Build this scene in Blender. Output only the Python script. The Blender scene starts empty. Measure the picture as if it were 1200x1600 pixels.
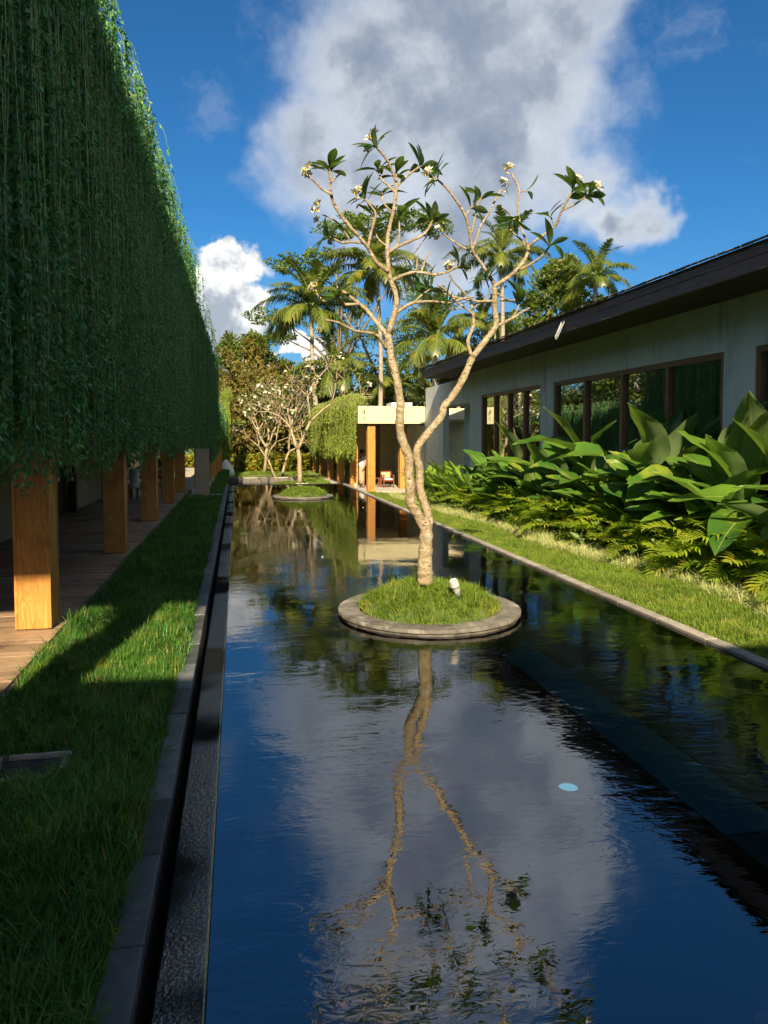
import bpy, math, random
import numpy as np
from mathutils import Vector, Matrix, Euler
random.seed(7)
rng = np.random.default_rng(7)
R = math.radians
S = bpy.context.scene
COL = S.collection

# ------------------------------------------------------------------ camera
F_PX, PPY, CAM_H = 1140.0, 742.0, 1.9
PITCH = 57 / 1140
YAW = math.atan(229 / 1140)
cam_d = bpy.data.cameras.new('camera')
cam = bpy.data.objects.new('camera', cam_d)
COL.objects.link(cam)
S.camera = cam
cam_d.sensor_fit = 'VERTICAL'
cam_d.sensor_height = 36
cam_d.sensor_width = 27
cam_d.lens = 36 * F_PX / 1600
cam_d.shift_y = -(800 - PPY) / 1600
cam_d.clip_start = 0.05
cam_d.clip_end = 5000
cam.location = (0, 0, CAM_H)
cam.rotation_euler = (math.pi / 2 - PITCH, 0, -YAW)

# pixel (1200 x 1600 photograph) -> direction; the distance comes from the plane the thing stands on
_fw = np.array([math.sin(YAW) * math.cos(PITCH), math.cos(YAW) * math.cos(PITCH), -math.sin(PITCH)])
_rt = np.array([math.cos(YAW), -math.sin(YAW), 0])
_up = np.cross(_rt, _fw)
def _ray(x, y): return _fw + _rt * (x - 600) / F_PX + _up * (PPY - y) / F_PX
def at_y(x, y, Y):
    d = _ray(x, y); p = np.array([0, 0, CAM_H]) + d * (Y / d[1]); return Vector(p)

# ------------------------------------------------------------------ sun and sky
SUN_AZ, SUN_EL = R(9.5), R(31)
sun_dir = Vector((-math.sin(SUN_AZ) * math.cos(SUN_EL), -math.cos(SUN_AZ) * math.cos(SUN_EL), math.sin(SUN_EL)))
sl = bpy.data.lights.new('sun', 'SUN')
sl.energy = 4.8
sl.angle = R(0.53)
sl.color = (1.0, 0.82, 0.56)
so = bpy.data.objects.new('sun', sl)
COL.objects.link(so)
so.rotation_euler = sun_dir.to_track_quat('Z', 'Y').to_euler()
so.location = (-10, -40, 30)

V = S.view_settings
V.view_transform = 'Standard'; V.look = 'None'; V.gamma = 1; V.exposure = 1.3
V.use_curve_mapping = False
W = bpy.data.worlds.new('World'); S.world = W; W.use_nodes = True
nt = W.node_tree; N = nt.nodes; L = nt.links; N.clear()
class G:
    """small node helper"""
    def __init__(s, tree): s.t = tree
    def n(s, typ, **kw):
        x = s.t.nodes.new(typ)
        for k, v in kw.items():
            if k.startswith('i_'):
                key = k[2:]
                x.inputs[int(key) if key.isdigit() else key].default_value = v
            else: setattr(x, k, v)
        return x
    def link(s, a, b): s.t.links.new(a, b)
    def m(s, op, a, b=None, c=None, clamp=False):
        x = s.n('ShaderNodeMath', operation=op); x.use_clamp = clamp
        for i, q in enumerate((a, b, c)):
            if q is None: continue
            if isinstance(q, (int, float)): x.inputs[i].default_value = q
            else: s.link(q, x.inputs[i])
        return x.outputs[0]
    def mix(s, fac, a, b, blend='MIX'):
        x = s.n('ShaderNodeMix', data_type='RGBA', blend_type=blend)
        for sock, q in ((x.inputs[0], fac), (x.inputs[6], a), (x.inputs[7], b)):
            if isinstance(q, (int, float)): sock.default_value = q
            elif isinstance(q, tuple): sock.default_value = (*q, 1) if len(q) == 3 else q
            else: s.link(q, sock)
        return x.outputs[2]
    def ramp(s, fac, stops):
        x = s.n('ShaderNodeValToRGB'); e = x.color_ramp.elements
        while len(e) < len(stops): e.new(0.5)
        for el, (p, c) in zip(e, stops):
            el.position = p; el.color = (*c, 1) if len(c) == 3 else c
        s.link(fac, x.inputs[0]); return x.outputs[0]
    def noise(s, vec, scale, detail=4, rough=0.55, dist=0.0):
        x = s.n('ShaderNodeTexNoise'); x.inputs['Scale'].default_value = scale
        x.inputs['Detail'].default_value = detail; x.inputs['Roughness'].default_value = rough
        x.inputs['Distortion'].default_value = dist
        if vec is not None: s.link(vec, x.inputs['Vector'])
        return x.outputs['Fac']
    def mapr(s, v, a, b, c=0.0, d=1.0, smooth=True):
        x = s.n('ShaderNodeMapRange'); x.interpolation_type = 'SMOOTHSTEP' if smooth else 'LINEAR'
        s.link(v, x.inputs[0])
        for i, q in enumerate((a, b, c, d)): x.inputs[i + 1].default_value = q
        return x.outputs[0]
g = G(nt)
sky = g.n('ShaderNodeTexSky', sky_type='NISHITA')
sky.sun_disc = False; sky.sun_elevation = SUN_EL; sky.sun_rotation = math.pi + SUN_AZ
sky.altitude = 100; sky.air_density = 1.0; sky.dust_density = 0.4; sky.ozone_density = 2.2
tc = g.n('ShaderNodeTexCoord')
D = tc.outputs['Generated']
skycol = g.mix(1.0, sky.outputs[0], (0.20, 0.60, 0.90), 'MULTIPLY')
# clouds: each a cluster of soft balls on the sky sphere, broken up by noise
def skydir(x, y):
    d = _ray(x, y); return Vector(d / np.linalg.norm(d))
warp = g.n('ShaderNodeTexNoise'); warp.inputs['Scale'].default_value = 4.0; warp.inputs['Detail'].default_value = 5
warp.inputs['Roughness'].default_value = 0.62
g.link(D, warp.inputs['Vector'])
wv = g.n('ShaderNodeVectorMath', operation='SUBTRACT'); g.link(warp.outputs['Color'], wv.inputs[0]); wv.inputs[1].default_value = (.5, .5, .5)
ws = g.n('ShaderNodeVectorMath', operation='SCALE'); g.link(wv.outputs[0], ws.inputs[0]); ws.inputs['Scale'].default_value = 0.20
wd = g.n('ShaderNodeVectorMath', operation='ADD'); g.link(D, wd.inputs[0]); g.link(ws.outputs[0], wd.inputs[1])
balls = [(575, 95, 125), (640, 200, 170), (750, 60, 185), (845, 130, 130), (790, 250, 150), (560, 260, 125), (890, 285, 85),
         (915, 10, 95), (690, -80, 160), (500, 215, 75), (965, 345, 45), (720, 340, 130), (620, 350, 70), (1010, 345, 34)]
cumu = [(358, 448, 52), (345, 490, 52), (390, 485, 40), (322, 478, 38), (378, 525, 45), (425, 540, 40), (315, 530, 52), (480, 570, 45), (360, 575, 55)]
def ballmax(lst, soft):
    cur = None
    for x, y, r in lst:
        d = g.n('ShaderNodeVectorMath', operation='DISTANCE'); g.link(wd.outputs[0], d.inputs[0])
        d.inputs[1].default_value = skydir(x, y)
        rr = r / F_PX
        v = g.m('SUBTRACT', 1.0, g.m('DIVIDE', d.outputs['Value'], rr))
        cur = v if cur is None else g.m('SMOOTH_MAX', cur, v, soft)
    return cur
fine = g.noise(D, 9.0, 8, 0.62)
b1 = g.m('ADD', ballmax(balls, 0.35), g.m('MULTIPLY', g.m('SUBTRACT', fine, 0.5), 1.25))
c1 = g.mapr(b1, -0.28, 0.68)
fine2 = g.noise(D, 26.0, 6, 0.6)
b2 = g.m('ADD', ballmax(cumu, 0.12), g.m('MULTIPLY', g.m('SUBTRACT', fine2, 0.5), 0.9))
c2 = g.mapr(b2, 0.0, 0.22)
# bright cloud added out of view, behind and beside, as fill light
rest = g.noise(wd.outputs[0], 2.6, 7, 0.6)
sep = g.n('ShaderNodeSeparateXYZ'); g.link(D, sep.inputs[0])
away = g.mapr(g.m('MULTIPLY', sep.outputs[1], 1.0), 0.35, -0.1)       # behind the photographer
side = g.mapr(g.m('ABSOLUTE', sep.outputs[0]), 0.72, 0.9)
c3 = g.m('MULTIPLY', g.mapr(rest, 0.47, 0.62), g.m('MAXIMUM', away, side))
wisps = g.m('MULTIPLY', g.mapr(g.noise(wd.outputs[0], 7.0, 8, 0.68), 0.56, 0.78), 0.18)
lowhaze = g.m('MULTIPLY', g.mapr(sep.outputs[2], 0.30, 0.02), 0.55)
cov = g.m('MAXIMUM', g.m('MAXIMUM', g.m('MULTIPLY', c1, 0.97), c2), g.m('MAXIMUM', c3, wisps))
shade1 = g.mapr(g.m('ADD', b1, g.m('MULTIPLY', g.m('SUBTRACT', g.noise(wd.outputs[0], 6.0, 6, 0.6), 0.5), 1.6)), 0.10, 1.15)
col1 = g.ramp(shade1, [(0.0, (5.9, 6.25, 6.7)), (0.35, (4.6, 5.0, 5.6)), (0.7, (3.0, 3.45, 4.2)), (1.0, (2.1, 2.6, 3.5))])
light2 = g.m('ADD', g.noise(D, 15.0, 5, 0.6), g.m('MULTIPLY', b2, -0.08))
col2 = g.ramp(g.mapr(light2, 0.36, 0.62), [(0.0, (3.4, 3.9, 4.6)), (0.5, (7.2, 7.4, 7.5)), (1.0, (10.8, 10.4, 9.8))])
ccol = g.mix(g.m('MAXIMUM', c2, g.m('MULTIPLY', c3, 0.8)), col1, col2)
skyw = g.mix(lowhaze, skycol, (1.7, 3.0, 4.6))
final = g.mix(cov, skyw, ccol)
bg = g.n('ShaderNodeBackground'); bg.inputs[1].default_value = 0.052
g.link(final, bg.inputs[0])
wo = g.n('ShaderNodeOutputWorld'); g.link(bg.outputs[0], wo.inputs[0])
W.cycles.sampling_method = 'MANUAL'; W.cycles.sample_map_resolution = 512
S.cycles.max_bounces = 10; S.cycles.transparent_max_bounces = 8
S.cycles.diffuse_bounces = 3; S.cycles.glossy_bounces = 4; S.cycles.transmission_bounces = 4
S.cycles.caustics_reflective = False; S.cycles.caustics_refractive = False
S.cycles.sample_clamp_indirect = 4
S.cycles.use_denoising = True
S.cycles.use_adaptive_sampling = True; S.cycles.adaptive_threshold = 0.03

# ------------------------------------------------------------------ materials
MATS = {}
def new_mat(name):
    m = bpy.data.materials.new(name); m.use_nodes = True; m.node_tree.nodes.clear()
    MATS[name] = m
    return m, G(m.node_tree)
def out(gg, sh):
    o = gg.n('ShaderNodeOutputMaterial'); gg.link(sh, o.inputs[0])
def coords(gg, kind='Object', scale=(1, 1, 1)):
    t = gg.n('ShaderNodeTexCoord')
    mp = gg.n('ShaderNodeMapping'); mp.inputs['Scale'].default_value = scale
    gg.link(t.outputs[kind], mp.inputs[0]); return mp.outputs[0]
def worldpos(gg, scale=(1, 1, 1)):
    t = gg.n('ShaderNodeNewGeometry')
    mp = gg.n('ShaderNodeMapping'); mp.inputs['Scale'].default_value = scale
    gg.link(t.outputs['Position'], mp.inputs[0]); return mp.outputs[0]
def bump(gg, h, strength, dist):
    b = gg.n('ShaderNodeBump'); b.inputs['Strength'].default_value = strength; b.inputs['Distance'].default_value = dist
    gg.link(h, b.inputs['Height']); return b.outputs[0]
def surf(name, c1, c2, scale=3.0, rough=0.7, bump_s=0.3, bump_d=0.01, stretch=(1, 1, 1), spec=0.4, dirt=None, fine=40, rnd=0.0, world=True, detail=6):
    m, gg = new_mat(name)
    p = worldpos(gg, stretch) if world else coords(gg, 'Object', stretch)
    n1 = gg.noise(p, scale, detail, 0.62)
    n2 = gg.noise(p, fine, 4, 0.6)
    f = gg.m('ADD', gg.m('MULTIPLY', n1, 0.75), gg.m('MULTIPLY', n2, 0.25))
    c = gg.mix(gg.mapr(f, 0.32, 0.68), c1, c2)
    if dirt:
        n3 = gg.noise(worldpos(gg, dirt[2] if len(dirt) > 2 else (1, 1, 1)), dirt[1], 6, 0.65)
        c = gg.mix(gg.mapr(n3, 0.52, 0.72), c, dirt[0])
    if rnd:
        oi = gg.n('ShaderNodeObjectInfo')
        v = gg.m('ADD', gg.m('MULTIPLY', oi.outputs['Random'], 2 * rnd), 1 - rnd)
        hs = gg.n('ShaderNodeHueSaturation'); gg.link(c, hs.inputs['Color']); gg.link(v, hs.inputs['Value']); c = hs.outputs[0]
    b = gg.n('ShaderNodeBsdfPrincipled'); gg.link(c, b.inputs['Base Color'])
    gg.link(gg.m('ADD', gg.m('MULTIPLY', n2, 0.25), rough - 0.12), b.inputs['Roughness'])
    b.inputs['Specular IOR Level'].default_value = spec
    if bump_s: gg.link(bump(gg, f, bump_s, bump_d), b.inputs['Normal'])
    out(gg, b.outputs[0]); return m
def leaf_mat(name, c1, c2, back=None, ttint=(1.35, 1.5, 0.5), trans=0.35, rough=0.45, spec=0.35, pos_scale=0.8, stretch=(1, 1, 1), tint=None, vein=False):
    """two-sided leaf: diffuse, some light let through, a soft gloss; colour differs from leaf to leaf"""
    m, gg = new_mat(name)
    oi = gg.n('ShaderNodeObjectInfo')
    p = worldpos(gg)
    n = gg.noise(worldpos(gg, stretch), pos_scale, 3, 0.6)
    n2 = gg.noise(p, pos_scale * 14, 2, 0.6)
    f = gg.m('ADD', gg.m('MULTIPLY', gg.mapr(n, 0.3, 0.7), 0.45), gg.m('ADD', gg.m('MULTIPLY', oi.outputs['Random'], 0.42), gg.m('MULTIPLY', n2, 0.18)))
    c = gg.mix(f, c1, c2)
    if tint: c = gg.mix(gg.mapr(gg.noise(p, pos_scale * 2.3, 2, 0.5), 0.56, 0.70), c, tint)
    geo = gg.n('ShaderNodeNewGeometry')
    if back: c = gg.mix(geo.outputs['Backfacing'], c, back)
    b = gg.n('ShaderNodeBsdfPrincipled'); gg.link(c, b.inputs['Base Color'])
    b.inputs['Roughness'].default_value = rough; b.inputs['Specular IOR Level'].default_value = spec
    if vein:
        uv = gg.n('ShaderNodeUVMap'); sp = gg.n('ShaderNodeSeparateXYZ'); gg.link(uv.outputs[0], sp.inputs[0])
        ax = gg.m('ABSOLUTE', gg.m('SUBTRACT', sp.outputs[0], 0.5))
        ph = gg.m('SUBTRACT', gg.m('MULTIPLY', sp.outputs[1], 150.0), gg.m('MULTIPLY', ax, 110.0))
        gg.link(bump(gg, gg.m('SINE', ph), 0.35, 0.004), b.inputs['Normal'])
        c2_ = gg.mix(gg.mapr(ax, 0.022, 0.010), c, (0.30, 0.36, 0.12)); gg.link(c2_, b.inputs['Base Color']); c = c2_
    t = gg.n('ShaderNodeBsdfTranslucent')
    gg.link(gg.mix(1.0, c, ttint, 'MULTIPLY'), t.inputs['Color'])
    mx = gg.n('ShaderNodeMixShader'); mx.inputs[0].default_value = trans
    gg.link(b.outputs[0], mx.inputs[1]); gg.link(t.outputs[0], mx.inputs[2])
    out(gg, mx.outputs[0]); return m

def wood(name, c1, c2, axis='z', scale=1.0, rough=0.5, rnd=0.15, spec=0.35, dark=None):
    m, gg = new_mat(name)
    st = {'z': (9, 9, .55), 'x': (.55, 9, 9), 'y': (9, .55, 9)}[axis]
    oi = gg.n('ShaderNodeObjectInfo')
    t = gg.n('ShaderNodeNewGeometry')
    off = gg.n('ShaderNodeVectorMath', operation='ADD'); gg.link(t.outputs['Position'], off.inputs[0])
    cmb = gg.n('ShaderNodeCombineXYZ')
    for i in range(3): gg.link(gg.m('MULTIPLY', oi.outputs['Random'], 37.0 + 11 * i), cmb.inputs[i])
    gg.link(cmb.outputs[0], off.inputs[1])
    mp = gg.n('ShaderNodeMapping'); mp.inputs['Scale'].default_value = tuple(q * scale for q in st); gg.link(off.outputs[0], mp.inputs[0])
    w = gg.n('ShaderNodeTexNoise'); w.inputs['Scale'].default_value = 1.2; w.inputs['Detail'].default_value = 3; w.inputs['Distortion'].default_value = 1.4
    gg.link(mp.outputs[0], w.inputs['Vector'])
    rings = gg.m('FRACT', gg.m('MULTIPLY', w.outputs['Fac'], 7.0))
    fib = gg.noise(mp.outputs[0], 14, 4, 0.6)
    f = gg.m('ADD', gg.m('MULTIPLY', rings, 0.45), gg.m('MULTIPLY', fib, 0.55))
    c = gg.mix(gg.mapr(f, 0.2, 0.8), c1, c2)
    if dark: c = gg.mix(gg.mapr(gg.noise(t.outputs['Position'], 2.3, 5, 0.6), 0.5, 0.72), c, dark)
    v = gg.m('ADD', gg.m('MULTIPLY', oi.outputs['Random'], 2 * rnd), 1 - rnd)
    hs = gg.n('ShaderNodeHueSaturation'); gg.link(c, hs.inputs['Color']); gg.link(v, hs.inputs['Value'])
    b = gg.n('ShaderNodeBsdfPrincipled'); gg.link(hs.outputs[0], b.inputs['Base Color'])
    b.inputs['Roughness'].default_value = rough; b.inputs['Specular IOR Level'].default_value = spec
    gg.link(bump(gg, f, 0.25, 0.004), b.inputs['Normal'])
    out(gg, b.outputs[0]); return m

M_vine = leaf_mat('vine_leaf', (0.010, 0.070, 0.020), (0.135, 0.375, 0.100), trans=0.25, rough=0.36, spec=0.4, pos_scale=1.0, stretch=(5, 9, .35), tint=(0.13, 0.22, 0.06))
M_vine2 = leaf_mat('vine_leaf_sunlit', (0.13, 0.20, 0.020), (0.27, 0.34, 0.05), trans=0.35, rough=0.5, pos_scale=1.0)  # lit copy of the vine leaf, sunlight in its colour
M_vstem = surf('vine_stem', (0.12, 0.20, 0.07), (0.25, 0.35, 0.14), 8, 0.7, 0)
M_vstem2 = surf('vine_stem_sunlit', (0.20, 0.22, 0.05), (0.30, 0.32, 0.09), 8, 0.7, 0)  # lit copy of the stem, tinted as if in sun
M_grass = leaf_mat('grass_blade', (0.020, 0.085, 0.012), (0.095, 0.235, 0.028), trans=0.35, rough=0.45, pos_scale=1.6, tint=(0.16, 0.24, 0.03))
M_grass_r = leaf_mat('grass_blade_sunny', (0.075, 0.140, 0.012), (0.22, 0.32, 0.035), trans=0.35, rough=0.5, pos_scale=1.3, tint=(0.28, 0.31, 0.05))  # lit copy of the grass blade, sun put into the colour
M_wgrass = leaf_mat('pale_grass_blade', (0.34, 0.38, 0.13), (0.68, 0.66, 0.36), trans=0.3, rough=0.5, pos_scale=3)
M_dry = leaf_mat('dry_grass_blade', (0.20, 0.15, 0.05), (0.33, 0.26, 0.10), trans=0.3, rough=0.6)
M_big = leaf_mat('broad_leaf', (0.014, 0.075, 0.016), (0.130, 0.255, 0.024), back=(0.16, 0.24, 0.09), trans=0.30, rough=0.33, spec=0.4, vein=True, tint=(0.19, 0.26, 0.03))
M_canna = leaf_mat('narrow_leaf', (0.085, 0.20, 0.016), (0.24, 0.36, 0.026), back=(0.20, 0.30, 0.07), trans=0.35, rough=0.35, spec=0.45, vein=True)
M_areca = leaf_mat('palm_leaflet', (0.13, 0.24, 0.014), (0.40, 0.48, 0.04), trans=0.42, rough=0.4, pos_scale=1.5, tint=(0.46, 0.42, 0.04))
M_petiole = surf('petiole', (0.10, 0.16, 0.03), (0.20, 0.26, 0.06), 6, 0.5, 0)
M_coco = leaf_mat('coconut_leaflet', (0.040, 0.080, 0.014), (0.190, 0.220, 0.034), trans=0.3, rough=0.35, spec=0.5, pos_scale=0.5, tint=(0.24, 0.21, 0.04))
M_coco_trunk = surf('palm_bark', (0.20, 0.17, 0.13), (0.36, 0.32, 0.26), 1.2, 0.85, 0.5, 0.03, (1, 1, 7), dirt=((0.10, 0.10, 0.07), 0.8))
M_fr_leaf = leaf_mat('frangipani_leaf', (0.022, 0.075, 0.018), (0.060, 0.140, 0.022), back=(0.11, 0.17, 0.06), trans=0.3, rough=0.28, spec=0.5, vein=True)
M_petal = leaf_mat('petal', (0.72, 0.70, 0.55), (0.84, 0.83, 0.74), trans=0.25, rough=0.5, ttint=(1, 1, .9))
M_petal_c = surf('petal_throat', (0.75, 0.50, 0.06), (0.80, 0.60, 0.10), 5, 0.6, 0)
# frangipani bark: pale tan with darker leaf scars
m, gg = new_mat('frangipani_bark')
p = worldpos(gg, (1, 1, 1)); p2 = worldpos(gg, (20, 20, 30))
vo = gg.n('ShaderNodeTexVoronoi'); vo.inputs['Scale'].default_value = 0.75; gg.link(p2, vo.inputs['Vector'])
n1 = gg.noise(p, 9, 6, 0.65); n2 = gg.noise(p, 55, 5, 0.7); n3 = gg.noise(p2, 0.8, 4, 0.6)
c = gg.mix(gg.mapr(n1, 0.3, 0.7), (0.25, 0.19, 0.105), (0.44, 0.365, 0.235))
c = gg.mix(gg.m('MULTIPLY', gg.mapr(vo.outputs['Distance'], 0.36, 0.14), gg.mapr(n1, 0.38, 0.58)), c, (0.14, 0.092, 0.05))
c = gg.mix(gg.mapr(n3, 0.55, 0.72), c, (0.20, 0.135, 0.07))
c = gg.mix(gg.mapr(gg.noise(p, 3.2, 5, 0.6), 0.60, 0.72), c, (0.42, 0.42, 0.36))
b = gg.n('ShaderNodeBsdfPrincipled'); gg.link(c, b.inputs['Base Color']); b.inputs['Roughness'].default_value = 0.8
h = gg.m('ADD', gg.m('MULTIPLY', vo.outputs['Distance'], 0.6), gg.m('ADD', n2, n3))
gg.link(bump(gg, h, 1.0, 0.022), b.inputs['Normal']); out(gg, b.outputs[0]); M_fbark = m

M_bark = surf('tree_bark', (0.10, 0.08, 0.06), (0.24, 0.20, 0.15), 2, 0.9, 0.5, 0.03, (3, 3, 1))
M_tree_brown = leaf_mat('rusty_tree_leaf', (0.105, 0.100, 0.020), (0.235, 0.185, 0.045), trans=0.3, pos_scale=0.55, tint=(0.11, 0.13, 0.03))
M_tree_green = leaf_mat('green_tree_leaf', (0.050, 0.095, 0.016), (0.165, 0.205, 0.034), trans=0.3, pos_scale=0.45, tint=(0.15, 0.16, 0.035))
M_tree_mid = leaf_mat('feathery_tree_leaf', (0.040, 0.085, 0.014), (0.13, 0.19, 0.03), trans=0.3, pos_scale=0.5)
M_tree_dark = leaf_mat('dark_tree_leaf', (0.020, 0.042, 0.010), (0.075, 0.095, 0.022), trans=0.25, pos_scale=0.5, tint=(0.12, 0.10, 0.03))
M_hedge = leaf_mat('hedge_leaf', (0.12, 0.15, 0.015), (0.34, 0.32, 0.03), trans=0.35, pos_scale=1.0, tint=(0.34, 0.20, 0.03))
M_soil = surf('soil', (0.035, 0.028, 0.018), (0.075, 0.060, 0.035), 8, 0.95, 0.6, 0.02)
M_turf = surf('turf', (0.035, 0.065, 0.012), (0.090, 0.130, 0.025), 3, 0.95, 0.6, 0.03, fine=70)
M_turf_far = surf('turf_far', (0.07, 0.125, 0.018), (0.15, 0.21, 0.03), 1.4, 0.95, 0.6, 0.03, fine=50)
M_ground = surf('earth', (0.05, 0.06, 0.02), (0.09, 0.09, 0.04), 0.4, 0.95, 0.4, 0.05)
M_post = wood('post_wood', (0.36, 0.155, 0.030), (0.56, 0.275, 0.065), 'z', 1.0, 0.42, 0.10, dark=(0.27, 0.12, 0.028))
M_oldpost = wood('weathered_post_wood', (0.26, 0.20, 0.13), (0.40, 0.32, 0.22), 'z', 1.2, 0.7, 0.1)
M_deck = wood('deck_wood', (0.22, 0.14, 0.085), (0.38, 0.27, 0.17), 'x', 1.3, 0.55, 0.30, dark=(0.10, 0.07, 0.05))
M_frame = wood('window_wood', (0.17, 0.085, 0.04), (0.26, 0.14, 0.07), 'z', 1.0, 0.5, 0.1)
M_redwood = wood('red_wood', (0.16, 0.042, 0.018), (0.24, 0.075, 0.03), 'z', 1.2, 0.45, 0.1)
M_darkwood = wood('dark_wood', (0.035, 0.02, 0.012), (0.07, 0.04, 0.022), 'z', 1.0, 0.5, 0.1)
M_fascia = wood('fascia_wood', (0.115, 0.078, 0.060), (0.19, 0.13, 0.10), 'y', 0.8, 0.6, 0.05)
M_shingle = surf('shingle_wood', (0.07, 0.055, 0.045), (0.18, 0.14, 0.11), 5, 0.85, 0.5, 0.01, rnd=0.35)
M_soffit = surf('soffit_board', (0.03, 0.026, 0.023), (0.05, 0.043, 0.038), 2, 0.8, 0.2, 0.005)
M_wall = surf('grey_plaster', (0.52, 0.56, 0.55), (0.62, 0.66, 0.65), 1.1, 0.9, 0.25, 0.006, (1, 1, .35), dirt=((0.38, 0.38, 0.35), 1.6, (1, 1.8, .25)))
M_cream = surf('cream_plaster', (0.53, 0.47, 0.28), (0.60, 0.54, 0.33), 0.9, 0.9, 0.15, 0.004, (1, 1, .4))
M_olive = surf('olive_plaster', (0.40, 0.36, 0.20), (0.50, 0.45, 0.27), 1.1, 0.85, 0.15, 0.004)
M_concrete = surf('dark_concrete', (0.030, 0.034, 0.030), (0.060, 0.062, 0.055), 1.5, 0.9, 0.2, 0.006)
M_coping = surf('coping_stone', (0.045, 0.050, 0.053), (0.095, 0.102, 0.106), 7, 0.55, 0.35, 0.004, rnd=0.55, spec=0.5, dirt=((0.14, 0.15, 0.15), 6))
M_coping_r = surf('edge_stone', (0.22, 0.205, 0.175), (0.34, 0.315, 0.27), 6, 0.7, 0.35, 0.005, rnd=0.2)
M_rim = surf('rim_stone', (0.085, 0.078, 0.066), (0.20, 0.185, 0.155), 6, 0.75, 0.5, 0.006, rnd=0.22, dirt=((0.32, 0.30, 0.25), 5), detail=8)
M_rimside = surf('rim_side_stone', (0.05, 0.048, 0.042), (0.12, 0.11, 0.095), 8, 0.6, 0.5, 0.005, rnd=0.45)
M_tile = surf('pool_tile', (0.003, 0.040, 0.120), (0.007, 0.065, 0.170), 2.2, 0.6, 0.1, 0.003, rnd=0.30)
M_bench = surf('pool_bench_stone', (0.08, 0.40, 0.43), (0.11, 0.50, 0.52), 4, 0.6, 0.2, 0.004, rnd=0.55)
M_benchd = surf('pool_bench_dark', (0.008, 0.045, 0.065), (0.014, 0.065, 0.085), 4, 0.6, 0.2, 0.004, rnd=0.4)
M_black = surf('black_gutter', (0.006, 0.006, 0.006), (0.012, 0.012, 0.012), 6, 0.8, 0.2, 0.004)
M_metal = surf('grey_metal', (0.32, 0.32, 0.31), (0.42, 0.42, 0.41), 12, 0.45, 0.1, 0.002)
M_grate = surf('grate_stone', (0.22, 0.20, 0.17), (0.33, 0.30, 0.26), 9, 0.8, 0.3, 0.004)
M_darkmetal = surf('dark_metal', (0.03, 0.03, 0.035), (0.06, 0.06, 0.065), 12, 0.4, 0.1, 0.002)
M_white = surf('white_fabric', (0.70, 0.69, 0.66), (0.80, 0.79, 0.76), 5, 0.85, 0.2, 0.01)
M_path = surf('pale_path_stone', (0.36, 0.33, 0.28), (0.50, 0.46, 0.40), 5, 0.85, 0.3, 0.006)
M_skin = surf('skin', (0.30, 0.16, 0.09), (0.36, 0.20, 0.12), 5, 0.6, 0)
M_hair = surf('hair', (0.010, 0.008, 0.007), (0.02, 0.015, 0.012), 9, 0.5, 0)
M_khaki = surf('khaki_cloth', (0.32, 0.26, 0.17), (0.38, 0.31, 0.21), 9, 0.9, 0.2, 0.01)
M_cane = surf('cane', (0.42, 0.32, 0.18), (0.52, 0.40, 0.24), 30, 0.7, 0.3, 0.003)
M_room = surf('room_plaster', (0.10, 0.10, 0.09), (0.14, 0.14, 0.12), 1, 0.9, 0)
M_pebble = surf('pale_rock', (0.40, 0.37, 0.31), (0.58, 0.55, 0.48), 6, 0.85, 0.4, 0.01)

# weir: black stone under a thin film of running water
m, gg = new_mat('wet_black_stone')
p = worldpos(gg, (1, 1, 1))
ve = gg.n('ShaderNodeTexVoronoi'); ve.inputs['Scale'].default_value = 75; ve.feature = 'SMOOTH_F1'; gg.link(p, ve.inputs['Vector'])
pw = worldpos(gg, (1, 2.2, 1))
nn = gg.noise(pw, 48, 4, 0.6, 1.2)
run = gg.mapr(gg.noise(worldpos(gg, (.3, .55, 1)), 1.6, 3, 0.5), 0.36, 0.50)
bp = gg.n('ShaderNodeBump'); bp.inputs['Distance'].default_value = 0.014
gg.link(gg.m('ADD', gg.m('MULTIPLY', ve.outputs['Distance'], 0.7), nn), bp.inputs['Height'])
gg.link(gg.m('ADD', gg.m('MULTIPLY', run, 0.85), 0.12), bp.inputs['Strength'])
b = gg.n('ShaderNodeBsdfDiffuse'); gg.link(gg.mix(nn, (0.005, 0.006, 0.008), (0.016, 0.018, 0.023)), b.inputs['Color'])
fr = gg.n('ShaderNodeFresnel'); fr.inputs['IOR'].default_value = 1.55; gg.link(bp.outputs[0], fr.inputs['Normal'])
gl = gg.n('ShaderNodeBsdfGlossy'); gl.inputs['Roughness'].default_value = 0.03; gg.link(bp.outputs[0], gl.inputs['Normal'])
mx = gg.n('ShaderNodeMixShader'); gg.link(gg.m('MULTIPLY', fr.outputs[0], gg.m('ADD', gg.m('MULTIPLY', run, 0.9), 0.1)), mx.inputs[0])
gg.link(b.outputs[0], mx.inputs[1]); gg.link(gl.outputs[0], mx.inputs[2]); out(gg, mx.outputs[0]); M_weir = m

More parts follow.
